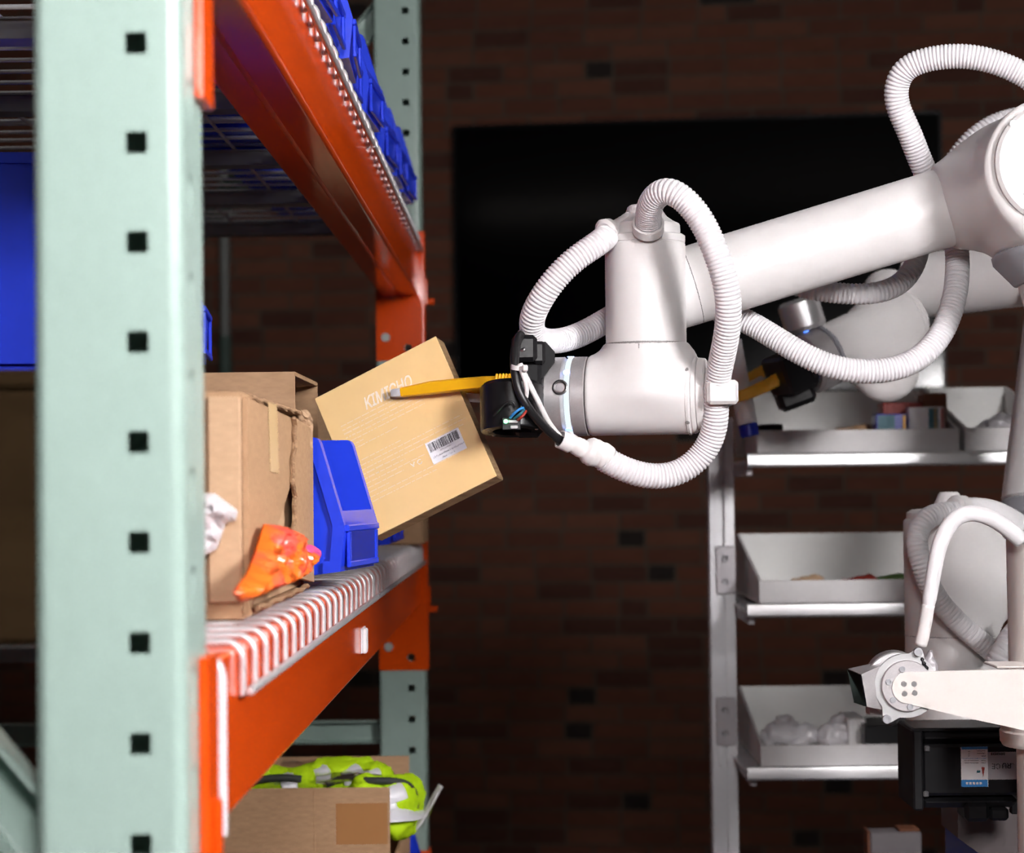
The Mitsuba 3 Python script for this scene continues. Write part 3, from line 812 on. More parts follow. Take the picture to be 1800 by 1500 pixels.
# elbow
EC = P(1861, 285, 1.985)
ED = EC + A([0, .20, 0])
EM = P(1815, 318, 2.134)
U0, U1 = EC + A([.010, .075, 0]), P(1918, 560, 2.055)
ud = unit(U1 - U0)
f = [capsule_cyl(FA1 + fd * .0012, EM, rf, .0015), capsule_cyl(EC + A([0, .012, 0]), ED, .063, .006), capsule_cyl(U0, U0 + ud * .055, .066, .002)]
lo = np.minimum(FA1 - .06, EC - A([.09, 0, .13])); hi = np.maximum(ED + A([.09, .02, .09]), FA1 + .05)
add('elbow_shell', blend(f, .05, lo, hi, .0034), 'm_white', t, True)
rd = S(110, 1.985)
add('elbow_cap', lathe([(0, .016), (rd, .016), (rd, .003), (rd - .003, 0), (rd * .60, 0), (rd * .56, .003), (rd * .46, .003), (0, .003)], EC, A([0, 1.0, 0]), 96), 'm_white', t, 30)
add('elbow_disc', rod(EC + A([0, .0022, 0]), EC + A([0, .0035, 0]), rd * .45, n=64), 'm_label_silver', t, 30)
for px, py in ((1782, 218), (1800, 345)):
    q = onplane(px, py, EC, A([0, 1.0, 0]))
    k = add('screw', lathe([(0, 0), (.0020, -.0008), (.0036, -.0008), (.0036, .001), (0, .001)], q, A([0, 1.0, 0]), 24), 'm_steel', t, 30)
q = spline([P(1716, 258, 2.035), P(1702, 285, 2.035), P(1697, 312, 2.035), P(1698, 338, 2.038)], .003)[0]
q = P(1699, 343, 2.04)
add('collar', lathe([(0, .060), (.069, .060), (.0735, .063), (.0735, .070), (.060, .094), (.056, .095), (0, .095)], U0, ud, 72), 'm_collar', t, 30)
add('upper_arm', rod(U0 + ud * .093, U0 + ud * .335, .0565, .054, .002, 64), 'm_white', t, 30)

# hoses of the first arm
k = add('hose', hose([P(1139, 403, 2.060), P(1140, 380, 2.046), P(1148, 352, 2.022), P(1176, 337, 2.003), P(1220, 370, 1.996), P(1257, 440, 1.992), P(1279, 520, 1.998), P(1277, 590, 2.018), P(1266, 645, 2.042), P(1259, 700, 2.06), P(1257, 745, 2.07), P(1238, 793, 2.08), P(1195, 829, 2.08), P(1145, 837, 2.075), P(1098, 825, 2.07), P(1062, 807, 2.065)], S(23.4, 2.03)), 'm_hose', ARM, True)
add('hose_socket', lathe([(.0128, 0), (.0150, 0), (.0150, .009), (.0128, .009)], P(1139, 404, 2.061), P(1140, 380, 2.046) - P(1139, 403, 2.060), 40), 'm_white', ARM, 30)
k = add('hose', hose([P(1066, 414, 2.068), P(1048, 430, 2.06), P(1004, 462, 2.055), P(958, 515, 2.06), P(935, 567, 2.08), P(955, 598, 2.115), P(1010, 592, 2.15), P(1066, 563, 2.175), P(1130, 534, 2.195), P(1225, 535, 2.20), P(1312, 565, 2.185), P(1385, 608, 2.165), P(1455, 642, 2.155), P(1530, 653, 2.155), P(1600, 638, 2.16), P(1650, 593, 2.17), P(1676, 530, 2.18), P(1683, 465, 2.195), P(1675, 400, 2.20), P(1650, 345, 2.20), P(1622, 292, 2.19), P(1596, 228, 2.175), P(1576, 172, 2.165), P(1590, 125, 2.155), P(1640, 103, 2.145), P(1705, 100, 2.135), P(1770, 117, 2.13), P(1825, 150, 2.125), P(1858, 205, 2.12)], S(22.0, 2.15)), 'm_hose', ARM, True)
add('hose_bracket', cbox(P(1243, 711, 2.04) + A([0, 0, 0]), P(1287, 673, 2.105), .003), 'm_white', ARM)
add('hose_bracket', cbox(P(1225, 704, 2.07), P(1246, 680, 2.10), .002), 'm_white', ARM)
# taped end of the lower hose
path, u = spline([P(1068, 808, 2.066), P(1048, 797, 2.063), P(1030, 792, 2.06), P(1010, 782, 2.055), P(992, 772, 2.05)], .0012)
rad = np.interp(np.linspace(0, 1, len(path)), [0, .12, .3, .46, .54, .75, 1], [S(22, 2.06), S(24, 2.06), S(25, 2.06), S(24, 2.06), S(17, 2.06), S(16, 2.06), S(15, 2.06)])
rad = rad * (1 + .035 * np.sin(np.arange(len(path)) * .55) + .02 * np.sin(np.arange(len(path)) * 1.37))
add('tape_wrap', sweep(path, rad, 24), 'm_white_matte', ARM, True)
add('tape_wrap', lathe([(.0075, 0), (.0088, 0), (.0090, .012), (.0078, .012)], P(984, 772, 2.047), P(1004, 781, 2.052) - P(984, 772, 2.047), 24), 'm_white_matte', ARM, 40)

# ------------------------------------------------------------------ gripper
t = G = thing('gripper', 'black gripper with yellow fingers on the wrist of the nearer robot arm', 'gripper')
gx = -ax
pc = P(900, 672, 2.05)
down = unit(A([.01, -.17, -1.0]))
rc = S(56.5, 2.05)
cyl_top = P(899, 677, 2.06)
Lc = S(84, 2.05)
add('camera_barrel', lathe([(0, -.001), (rc - .004, -.001), (rc, .003), (rc, Lc - .002), (rc - .001, Lc), (rc * .62, Lc), (rc * .58, Lc - .004), (rc * .55, Lc - .012), (0, Lc - .012)], cyl_top, down, 64), 'm_black', t, 30)
for a in (.4, 1.6, 2.75, 3.9, 5.2):
    fr = frame(down, (1, 0, 0))
    q = cyl_top + down * Lc + (fr[:, 0] * math.cos(a) + fr[:, 1] * math.sin(a)) * rc * .82
    add('screw', rod(q - down * .0005, q + down * .0006, .0017, n=12), 'm_steel', t, 30)
add('lens', rod(cyl_top + down * (Lc - .0125), cyl_top + down * (Lc - .010), rc * .5, n=40), 'm_glass_black', t, 30)
# body between barrel and wrist flange
add('mount_block', cbox(P(905, 768, 2.06), P(951, 640, 2.12), .004), 'm_black_matte', t)
add('mount_block', plate(Polygon([(0, 0), (S(36, 2.07), 0), (S(58, 2.07), S(30, 2.07)), (S(58, 2.07), S(46, 2.07)), (S(42, 2.07), S(64, 2.07)), (S(18, 2.07), S(64, 2.07)), (0, S(36, 2.07))]), .030, P(918, 668, 2.10), (1, 0, 0), (0, 0, 1)), 'm_black_matte', t)
add('flange', rod(C + ax * x(949), C + ax * x(960), r * .72, bevel=.001, n=60), 'm_steel', t, 30)
add('flange', rod(C + ax * x(925), C + ax * x(950), r * .80, bevel=.001, n=60), 'm_black_matte', t, 30)
add('connector_block', cbox(P(899, 636, 2.045), P(944, 592, 2.075), .004), 'm_black', t)
add('connector_block', cbox(P(936, 640, 2.055), P(958, 604, 2.09), .003), 'm_black', t)
for px, py in ((915, 583), (918, 612)):
    q = P(px, py, 2.045)
    add('screw', rod(q, q + A([.004, .016, -.009]), .0032, bevel=.0012, n=20), 'm_steel', t, 30)
# circuit board with the green light
q = P(899, 744, 2.0215)
pcb = add('circuit_board', cbox(q + A([-.0085, 0, -.0062]), q + A([.0085, .004, .0052]), .0005), 'm_black', t)
add('socket', cbox(q + A([-.0030, -.0026, .0000]), q + A([.0060, .0005, .0030]), .0005), 'm_label_silver', pcb)
add('socket', cbox(q + A([-.0010, -.0018, -.0052]), q + A([.0060, .0005, -.0022]), .0005), 'm_label_silver', pcb)
g = P(889, 741, 2.0175)
k = add('green_light', trimesh.creation.icosphere(2, .0021).apply_translation(g), 'm_paper', pcb)
scene[k]['emitter'] = {'type': 'area', 'radiance': {'type': 'rgb', 'value': [.6, 6.5, 1.8]}}
for (a, b, c_), mat in zip((((924, 716), (910, 722), (897, 735)), ((924, 718), (914, 728), (904, 736)), ((926, 720), (918, 732), (910, 738))), ('m_label_blue', 'm_teal', 'm_red')):
    add('wire', sweep(spline([P(*a, 2.018), P(*b, 2.012), P(*c_, 2.017)], .0012)[0], .0013, 8), mat, pcb, True)
add('sensor_cable', sweep(spline([P(868, 732, 2.022), P(880, 718, 2.018), P(897, 706, 2.016), P(905, 716, 2.017)], .0015)[0], .0010, 8), 'm_rubber', t, True)
# cables
add('cable', sweep(spline([P(915, 590, 2.045), P(906, 612, 2.028), P(905, 645, 2.02), P(911, 682, 2.016), P(928, 716, 2.018), P(952, 745, 2.03), P(974, 766, 2.043), P(996, 780, 2.054)], .002)[0], S(8.3, 2.02), 16), 'm_rubber', t, True)
add('cable', sweep(spline([P(914, 640, 2.016), P(926, 666, 2.016), P(944, 702, 2.022), P(962, 738, 2.033), P(980, 763, 2.045), P(998, 780, 2.055)], .002)[0], S(5.0, 2.02), 14), 'm_white_matte', t, True)
add('cable', sweep(spline([P(912, 642, 2.015), P(921, 664, 2.012), P(926, 690, 2.014), P(922, 706, 2.018), P(919, 722, 2.019)], .002)[0], S(4.0, 2.02), 14), 'm_white_matte', t, True)
q = P(911, 646, 2.018)
add('cable_tie', lathe([(S(10.5, 2.02), -.0022), (S(13, 2.02), -.0022), (S(13, 2.02), .0022), (S(10.5, 2.02), .0022)], q, (0.12, -.2, 1), 30), 'm_white', t, 30)
add('cable_tie', cbox(P(918, 653, 2.005), P(928, 642, 2.016), .0012), 'm_white', t)
# fingers
def finger(pts, mat='m_yellow'):
    """A tapering bar through points of (px, py, Y, half height in px, half depth in m)."""
    ps = [P(a, b, Y) for a, b, Y, *_ in pts]
    hulls = []
    def sec(i):
        d = unit(ps[min(i + 1, len(ps) - 1)] - ps[max(i - 1, 0)])
        n_ = unit(np.cross(d, A([0, 1.0, 0])))
        w = np.cross(n_, d)
        hh, hd = S(pts[i][3], pts[i][2]), pts[i][4]
        return [ps[i] + a * n_ * hh + b * w * hd for a, b in ((1, .6), (.75, 1), (-.75, 1), (-1, .6), (-1, -.6), (-.75, -1), (.75, -1), (1, -.6))]
    for i in range(len(ps) - 1):
        hulls.append(m3.Manifold.hull_points(A(sec(i) + sec(i + 1))))
    return tri(m3.Manifold.batch_boolean(hulls, m3.OpType.Add))
for s, pts, tip in ((0, [(708, 690, 2.1165, 8.5, .0065), (760, 682, 2.106, 12, .0075), (805, 677, 2.097, 11.5, .0075), (850, 673, 2.085, 11, .0075), (905, 671, 2.074, 11, .0075)], [(692, 691.5, 2.1215, 7, .005), (700, 691, 2.1185, 8.0, .0062), (709, 690, 2.1165, 8.2, .0062)]),
                    (1, [(722, 690, 2.168, 8, .0065), (770, 684, 2.160, 11, .0075), (815, 682, 2.150, 11, .0075), (860, 680, 2.138, 11, .0075), (905, 677, 2.125, 11, .0075)], [(708, 691, 2.170, 7, .005), (722, 690, 2.168, 8, .0062)])):
    fk = add('finger', finger(pts), 'm_yellow', t, 30)
    add('fingertip', finger(tip), 'm_finger_tip', fk, 30)
    if s == 0:
        for i in range(7):
            px = 872 + i * 5.6
            q = P(px, 667 - i * .1, 2.076)
            add('ridge', cbox((-.00125, -.0085, -.0045), (.00125, .0085, .0052), .0008, rotz(0) @ A([[.97, 0, .24], [0, 1, 0], [-.24, 0, .97]]), q), 'm_yellow', fk)
    else:
        add('pad', finger([(800, 697, 2.145, 7, .004), (840, 700, 2.14, 8, .004), (872, 701, 2.13, 8, .004)]), 'm_finger_tip', fk, 30)

# ------------------------------------------------------------------ the machine's column with the depth camera
t = COL = thing('robot_torso', 'beige machine column at the right edge, with a white bracket and rounded lower end', 'machine column')
XC = P(1786, 1130, 2.12)[0] + .050
zb_, zt_ = P(1800, 1322, 2.10)[2], P(1800, 936, 2.10)[2]
add('column', lathe([(0, zb_ + .05), (.050, zb_ + .05), (.050, zb_ + .11), (.0505, zt_ - .003), (.0485, zt_), (0, zt_)], (XC, 2.15, 0), UP, 80), 'm_cream', t, 30)
add('lower_end', lathe([(0, zb_), (.057, zb_), (.0595, zb_ + .004), (.060, zb_ + .014), (.0585, zb_ + .016), (.0605, zb_ + .034), (.057, zb_ + .044), (.050, zb_ + .052), (0, zb_ + .052)], (XC, 2.15, 0), UP, 80), 'm_cream', t, 30)
add('seam', rod((XC, 2.15, P(1790, 1176, 2.1)[2]), (XC, 2.15, P(1790, 1176, 2.1)[2] + .0008), .0507, n=80), 'm_seam', t, 30)
add('latch', cbox(P(1772, 1278, 2.06), P(1787, 1261, 2.075), .0015), 'm_steel', t)
add('pedestal', lathe([(0, .0), (.14, .0), (.14, .03), (.08, .05), (.044, .09), (.044, zb_ + .002), (0, zb_ + .002)], (XC, 2.15, 0), UP, 64), 'm_cream', t, 30)
YB_ = 2.065
def bp(pts, Y, th, dy=0):
    o = P(1600, 1200, Y)
    q = [(P(a, b, Y) - o) for a, b in pts]
    return Polygon([(v[0], v[2]) for v in q]), o
poly, o = bp([(1591, 1181), (1800, 1176), (1800, 1284), (1766, 1276), (1700, 1262), (1592, 1236)], YB_, .006)
arc, _ = bp([(1593, 1209)], YB_, 0) if False else (None, None)
nose = Point((P(1594, 1208.5, YB_) - o)[0], (P(1594, 1208.5, YB_) - o)[2]).buffer(S(27.5, YB_), quad_segs=12)
poly = poly.union(nose).buffer(-.002).buffer(.004).buffer(-.002)
add('camera_bracket', plate(poly, .006, o, (1, 0, 0), (0, 0, 1)), 'm_cream', t, 30)
add('bracket_web', cbox(P(1752, 1172, 2.08), P(1800, 1166, 2.14), .001), 'm_cream', t)
for px, py in ((1589, 1203), (1607, 1203), (1590, 1220), (1608, 1219)):
    q = P(px, py, YB_ - .0062)
    add('screw', lathe([(0, 0), (.0022, 0), (.0028, .0008), (.0028, .0012), (0, .0012)], q - A([0, .0008, 0]), A([0, 1.0, 0]), 20), 'm_steel', t, 30)
t = thing('depth_camera', 'silver camera head with a black glass front on the white bracket', 'camera')
oc = P(1592, 1205, YB_ + .004)
ears = Point(0, 0).buffer(S(56, YB_), quad_segs=24)
for px, py in ((1613, 1146), (1558, 1264)):
    e = P(px, py, YB_ + .004) - oc
    e = A([e[0], e[2]])
    n_ = A([-e[1], e[0]]) / np.linalg.norm(e)
    w = S(9, YB_)
    ears = ears.union(Polygon([e + n_ * w, e - n_ * w, -n_ * S(30, YB_) + e * .5, n_ * S(30, YB_) + e * .5])).union(Point(*e).buffer(w))
ears = ears.buffer(.006).buffer(-.012).buffer(.006)
add('mount_ring', plate(ears, .005, oc, (1, 0, 0), (0, 0, 1)), 'm_alu_bright', t, 30)
add('inner_ring', rod(oc - A([0, .0085, 0]), oc - A([0, .005, 0]), S(45, YB_), bevel=.0008, n=60), 'm_silver', t, 30)
for px, py in ((1586, 1177), (1562, 1199), (1570, 1231), (1600, 1243)):
    q = P(px, py, YB_ - .005)
    add('screw', lathe([(0, 0), (.0018, 0), (.0018, -.0008), (.0028, -.0008), (.0028, .0020), (0, .0020)], q - A([0, .0004, 0]), A([0, 1.0, 0]), 20), 'm_galv_dark', t, 30)
for px, py in ((1613, 1146), (1558, 1264)):
    q = P(px, py, YB_ - .001)
    add('screw', lathe([(0, 0), (.0020, 0), (.0020, -.001), (.0040, -.001), (.0040, .006), (0, .006)], q - A([0, .004, 0]), A([0, 1.0, 0]), 24), 'm_galv_dark', t, 30)
hz = unit(A([-.93, .0, -.19]))
hc = P(1568, 1206, YB_ + .045)
add('barrel', rod(oc + A([0, .002, 0]), oc + A([0, .075, 0]), S(52, YB_), bevel=.003, n=60), 'm_silver', t, 30)
add('barrel_rim', rod(oc + A([-.006, .010, 0]), oc + A([-.006, .016, 0]), S(57, YB_), bevel=.001, n=60), 'm_alu_bright', t, 30)
fp = [P(1491, 1176, 2.10), P(1514, 1186, 2.06), P(1524, 1243, 2.06), P(1503, 1236, 2.10)]
bk = [P(1560, 1160, 2.14), P(1572, 1160, 2.072), P(1572, 1252, 2.072), P(1560, 1252, 2.14)]
add('head', tri(m3.Manifold.hull_points(A(fp + [P(1491, 1176, 2.13), P(1503, 1236, 2.13)] + bk))), 'm_silver', t)
cc = np.mean(fp, 0)
nn = unit(np.cross(fp[1] - fp[0], fp[2] - fp[1]))
nn = nn if nn[0] < 0 else -nn
add('glass_front', tri(m3.Manifold.hull_points(A([cc + (p - cc) * .97 + nn * d for p in fp for d in (-.002, .0012)]))), 'm_glass_black', t)
add('foot', cbox(P(1527, 1258, 2.09), P(1545, 1238, 2.11), .001), 'm_silver', t)
t = thing('braided_cable', 'pale lilac braided cable sleeve arching from the column down to the depth camera', 'cable')
path, u = spline([P(1792, 948, 2.10), P(1760, 922, 2.09), P(1720, 904, 2.085), P(1683, 910, 2.08), P(1655, 950, 2.075), P(1641, 1010, 2.07), P(1631, 1070, 2.07), P(1624, 1110, 2.072), P(1618, 1135, 2.074)], .003)
k_ = np.linspace(0, 1, len(path))
add('sleeve', sweep(path, np.interp(k_, [0, .1, .5, .78, .8, 1], [S(15, 2.08), S(14.5, 2.08), S(14, 2.08), S(12.5, 2.08), S(11, 2.08), S(9, 2.08)]) * (1 + .02 * np.sin(np.arange(len(path)) * 2.3)), 22), 'm_hose', t, True)
add('end_tape', sweep(path[int(.80 * len(path)):], S(11.5, 2.07), 18), 'm_white_matte', t, True)
path = spline([P(1620, 1150, 2.068), P(1622, 1163, 2.064), P(1627, 1172, 2.064), P(1633, 1182, 2.066)], .0015)[0]
add('thread', sweep(path, .0016 * (1 + .4 * np.sin(np.arange(len(path)) * 2.1)), 8), 'm_black', t, True)
scene_frag = crumple([[(P(1634, 1150, 2.10), .003), (P(1642, 1178, 2.10), .004), (P(1630, 1185, 2.10), .004)]], 8, .002, 120, .002)
add('tape_flag', scene_frag, 'm_label_silver', t, True)

# servo motor
t = thing('servo_motor', 'black servo motor with a blue and white sticker below the white bracket', 'motor')
YM = 2.27
a, b = P(1622, 1398, YM), P(1795, 1305, YM)
hgt = b[2] - a[2]
prof = rrect(0, 0, .11, hgt * 1.28, .004)
def mbox(px0, py0, px1, py1, y0, y1, bev=.003, mat='m_black'):
    p, q = P(px0, py0, y0), P(px1, py1, y0)
    return cbox((p[0], y0, min(p[2], q[2])), (q[0], y1, max(p[2], q[2])), bev), mat
add('body', mbox(1622, 1400, 1800, 1308, YM, YM + .09, .003)[0], 'm_black', t)
add('upper_rib', mbox(1618, 1308, 1790, 1286, YM + .008, YM + .085, .005)[0], 'm_black', t)
add('lower_rib', mbox(1618, 1422, 1790, 1398, YM + .008, YM + .085, .006)[0], 'm_black', t)
add('flange', mbox(1606, 1426, 1622, 1284, YM - .002, YM + .092, .002)[0], 'm_black_matte', t)
add('top_plate', mbox(1606, 1287, 1770, 1279, YM + .01, YM + .09, .001)[0], 'm_black', t)
for px, py in ((1629, 1316), (1627, 1396)):
    q = P(px, py, YM)
    add('screw', cbox(q + A([-.003, -.003, -.003]), q + A([.003, .001, .003]), .001), 'm_bracket_dark', t)
add('connector', mbox(1697, 1446, 1740, 1412, YM + .004, YM + .05, .004)[0], 'm_black', t)
add('connector', mbox(1740, 1444, 1774, 1420, YM + .012, YM + .05, .003)[0], 'm_black_matte', t)
LY = YM - .0002
st = add('sticker', mbox(1690, 1384, 1736, 1313, LY - .0004, YM + .0002, .0)[0], 'm_paper', t)
add('band', mbox(1690, 1318, 1736, 1313, LY - .0007, LY - .0002, 0)[0], 'm_label_blue', st)
add('band', mbox(1690, 1384, 1736, 1371, LY - .0007, LY - .0002, 0)[0], 'm_label_blue', st)
add('rule', mbox(1691, 1334.5, 1735, 1333.5, LY - .0007, LY - .0002, 0)[0], 'm_label_blue', st)
tx = [mbox(a, b + 1.2, a + w, b, LY - .0008, LY - .0003, 0)[0] for a, b, w in ((1717, 1320, 15), (1717, 1324, 15), (1725, 1329, 8), (1702, 1321, 3), (1702, 1325, 3), (1702, 1329, 3), (1725, 1337, 8), (1695, 1337, 25), (1695, 1341, 25), (1725, 1341, 8))]
add('fine_print', cat(*tx), 'm_ink_grey', st)
q = [P(px, py, LY - .0005) for px, py in ((1725, 1349), (1731, 1349), (1728.2, 1367))]
add('pictogram', plate(Polygon([(v[0], v[2]) for v in q][::-1]), .0004, (0, LY - .0004, 0), (1, 0, 0), (0, 0, 1)), 'm_red', st)
add('pictogram', mbox(1717, 1359, 1723, 1355, LY - .0008, LY - .0003, .0)[0], 'm_teal', st)
add('lettering', cat(*[mbox(1698 + i * 6, 1379.5, 1702 + i * 6, 1375.5, LY - .0010, LY - .0006, 0)[0] for i in range(5)]), 'm_paper', st)
s2 = add('sticker', mbox(1737, 1371, 1794, 1322, LY - .0004, YM + .0002, 0)[0], 'm_label_silver', t)
def flipped(txt, h, px, py, bold=False):
    m = meshkit.text_mesh(txt, h, .0004, bold)
    v = m.vertices.copy()
    m.vertices = np.stack([-v[:, 0], -v[:, 2], -v[:, 1]], 1) + P(px, py, LY - .0005)
    return m
add('lettering', flipped('CE', S(9, YM), 1759, 1343), 'm_ink', s2)
add('lettering', flipped('c', S(6, YM), 1766, 1344), 'm_ink', s2)
add('lettering', flipped('RU', S(9, YM), 1778, 1342, True), 'm_ink', s2)
add('lettering', flipped('us', S(4, YM), 1783, 1342), 'm_ink', s2)
add('lettering', cat(*[mbox(1742 + i * 3.6, 1328, 1744.6 + i * 3.6, 1323.5, LY - .0008, LY - .0003, 0)[0] for i in range(7)]), 'm_ink', s2)
# plate that carries the motor
add('support_plate', mbox(1778, 1432, 1830, 1290, YM + .088, YM + .1, .001)[0], 'm_black_matte', t)

# ------------------------------------------------------------------ second robot arm, farther back
t = R2 = thing('industrial_robot', 'second white robot arm farther back, with blue lights and a black gripper', 'robot')
Y2 = 2.85
# shoulder barrel low at the right
SC = P(1674, 1240, 2.56)
rs = S(80, 2.56)
st_, sb_ = S(1240 - 912, 2.56), -.02
f = [capsule_cyl(SC + UP * sb_, SC + UP * st_, rs, .006), capsule_cyl(SC + UP * S(1240 - 1022, 2.56) + A([0, .01, 0]), SC + UP * S(1240 - 1022, 2.56) + A([.18, .06, 0]), .042, .004)]
lo, hi = SC + A([-rs * 1.2, -rs * 1.3, sb_ - .01]), SC + A([.20, rs * 1.4, st_ + .01])
add('shoulder_shell', blend(f, .045, lo, hi, .0042), 'm_white', t, True)
add('shoulder_cap', lathe([(0, st_ - .001), (rs * .93, st_ - .001), (rs * .93, st_ + .006), (rs * .8, st_ + .010), (rs * .3, st_ + .012), (0, st_ + .012)], SC, UP, 64), 'm_white', t, 30)
add('seam', rod(SC + UP * S(1240 - 1118, 2.56), SC + UP * (S(1240 - 1118, 2.56) + .0012), rs + .0004, n=64), 'm_label_silver', t, 30)
add('hose', hose([P(1750, 1150, 2.49), P(1716, 1122, 2.485), P(1676, 1086, 2.48), P(1640, 1040, 2.475), P(1618, 985, 2.47), P(1612, 945, 2.475), P(1628, 914, 2.485), P(1660, 902, 2.50), P(1690, 900, 2.51)], S(19.5, 2.48), .0046), 'm_hose', t, True)
add('hose', hose([P(1686, 899, 2.51), P(1715, 896, 2.53), P(1752, 903, 2.56), P(1788, 922, 2.59), P(1830, 950, 2.62)], S(21, 2.55), .0046), 'm_hose', t, True)
add('hose', hose([P(1752, 1166, 2.40), P(1765, 1140, 2.40), P(1784, 1112, 2.42), P(1812, 1085, 2.44)], S(20, 2.42), .0046), 'm_hose', t, True)
add('hose_clip', rod(P(1676, 897, 2.51), P(1697, 897, 2.52), S(26, 2.51), bevel=.003, n=32), 'm_white', t, 30)
add('clip_post', rod(SC + UP * (st_ + .008), SC + UP * (st_ + .03), .020, .012, .002, 30), 'm_white', t, 30)
# upper arm, tapering up from a dark collar
q0, q1 = P(1840, 905, 2.75), P(1868, 560, 2.80)
qd = unit(q1 - q0)
add('collar', rod(q0 - qd * .012, q0 + qd * .012, S(83, 2.75), bevel=.004, n=60), 'm_collar', t, 30)
add('upper_arm', rod(q0 + qd * .012, q1, S(80, 2.75), S(66, 2.8), .003, 60), 'm_white', t, 30)
jx = SC + UP * S(1240 - 1022, 2.56) + A([.19, .065, 0])
add('shoulder_joint', cat(rod(jx - UP * .055, jx + UP * .02, .050, bevel=.006, n=48), rod(jx + UP * .018, q0 - qd * .010, .046, bevel=.003, n=48)), 'm_white', t, 30)
# elbow and forearm behind the first arm
FB0, FB1 = P(1880, 470, 2.80), P(1600, 505, 2.92)
add('forearm', rod(FB1, FB0, S(58, 2.85), bevel=.004, n=60), 'm_white', t, 30)
add('elbow_shell', trimesh.creation.icosphere(3, S(92, 2.8)).apply_translation(P(1885, 500, 2.80)), 'm_white', t, True)
# wrist: neck coming down from the forearm, barrel to the lower left
WC = P(1546, 583, Y2)
wa = unit(P(1640, 567, Y2 + .03) - P(1470, 645, Y2 - .03))
wv = unit(P(1622, 530, Y2 + .05) - P(1570, 640, Y2 + .02))
rw = S(53, Y2)
f = [capsule_cyl(WC - wa * S(118, Y2), WC + wa * S(62, Y2), rw, .004), capsule_cyl(WC + A([0, .02, 0]), WC + wv * S(95, Y2) + A([0, .06, 0]), rw, .004), capsule_cyl(P(1555, 640, Y2 + .045), P(1558, 652, Y2 - .03), rw * 1.1, .02)]
lo = np.minimum.reduce([WC - wa * .09, P(1480, 710, Y2)]) - .06
hi = WC + A([.13, .15, .13])
lo[1] -= .03
add('wrist_shell', blend(f, .03, lo, hi, .0046), 'm_white', t, True)
add('end_cap', rod(WC + wa * S(62, Y2), WC + wa * S(78, Y2), rw * .9, bevel=.004, n=48), 'm_white', t, 30)
c0 = WC - wa * S(118, Y2)
add('status_ring', rod(c0 - wa * .034, c0 - wa * .001, rw * 1.01, bevel=.004, n=60), 'm_silver', t, 30)
add('light_ring', rod(c0 - wa * .0015, c0 + wa * .0035, rw * 1.012, bevel=.001, n=60), 'm_collar', t, 30)
for px, py, s in ((1448, 667, 1.), (1418, 586, .35)):
    q = P(px, py, Y2 - .046)
    k = add('diode', trimesh.creation.icosphere(2, .0042).apply_translation(q), 'm_paper', t)
    scene[k]['emitter'] = {'type': 'area', 'radiance': {'type': 'rgb', 'value': [.3 * s, 1.4 * s, 7.0 * s]}}
add('cover', rod(P(1401, 527, Y2 - .04), P(1418, 582, Y2 - .04), S(37, Y2), bevel=.005, n=48), 'm_alu_bright', t, 40)
add('hose', hose([P(1375, 490, 2.26), P(1415, 506, 2.255), P(1470, 515, 2.25), P(1530, 516, 2.25), P(1578, 501, 2.26), P(1606, 468, 2.28), P(1618, 425, 2.31), P(1630, 370, 2.34)], S(19, 2.26), .0042), 'm_hose', t, True)
add('hose', hose([P(1655, 335, 2.55), P(1682, 285, 2.54), P(1722, 240, 2.53), P(1775, 214, 2.53), P(1840, 212, 2.54)], S(23, 2.53), .0046), 'm_hose', t, True)

t = G2 = thing('gripper', 'black gripper with yellow fingers on the second robot arm, farther back', 'gripper')
gc = c0 - wa * .034
add('flange', rod(gc - wa * .012, gc, rw * .8, bevel=.002, n=40), 'm_black', t, 30)
add('mount_block', moved(cbox((-.021, -.026, -.026), (.021, .026, .026), .004), np.stack([wa, unit(np.cross(UP, wa)), unit(np.cross(wa, np.cross(UP, wa)))], 1), gc - wa * .026), 'm_black', t)
gd = unit(A([-.35, -.25, -1.0]))
q = P(1392, 650, Y2 - .03)
add('camera_barrel', moved(cbox((-.024, -.022, -.022), (.024, .022, .022), .006), np.stack([unit(A([.9, 0, .33])), A([0, 1.0, 0]), unit(A([-.33, 0, .9]))], 1), P(1394, 687, Y2 - .03)), 'm_black', t)
Yf = Y2 - .055
fk = add('finger', finger([(1270, 704, Yf - .01, 9, .008), (1310, 694, Yf - .008, 10, .009), (1345, 679, Yf - .006, 11, .009), (1378, 662, Yf, 11, .009)]), 'm_yellow', t, 30)
for i in range(6):
    q = P(1352 + i * 5.4, 672 - i * 2.6, Yf - .008)
    add('ridge', cbox((-.0014, -.006, -.0085), (.0014, .006, .0095), .0006, A([[.9, 0, .42], [0, 1, 0], [-.42, 0, .9]]), q), 'm_yellow', fk)
fk = add('finger', finger([(1275, 690, Yf + .05, 6, .007), (1318, 664, Yf + .05, 9, .008), (1366, 641, Yf + .045, 12, .008)]), 'm_yellow', t, 30)
add('pad', finger([(1290, 690, Yf + .025, 5, .004), (1325, 673, Yf + .025, 5, .004), (1340, 664, Yf + .025, 4, .004)]), 'm_finger_tip', fk, 30)

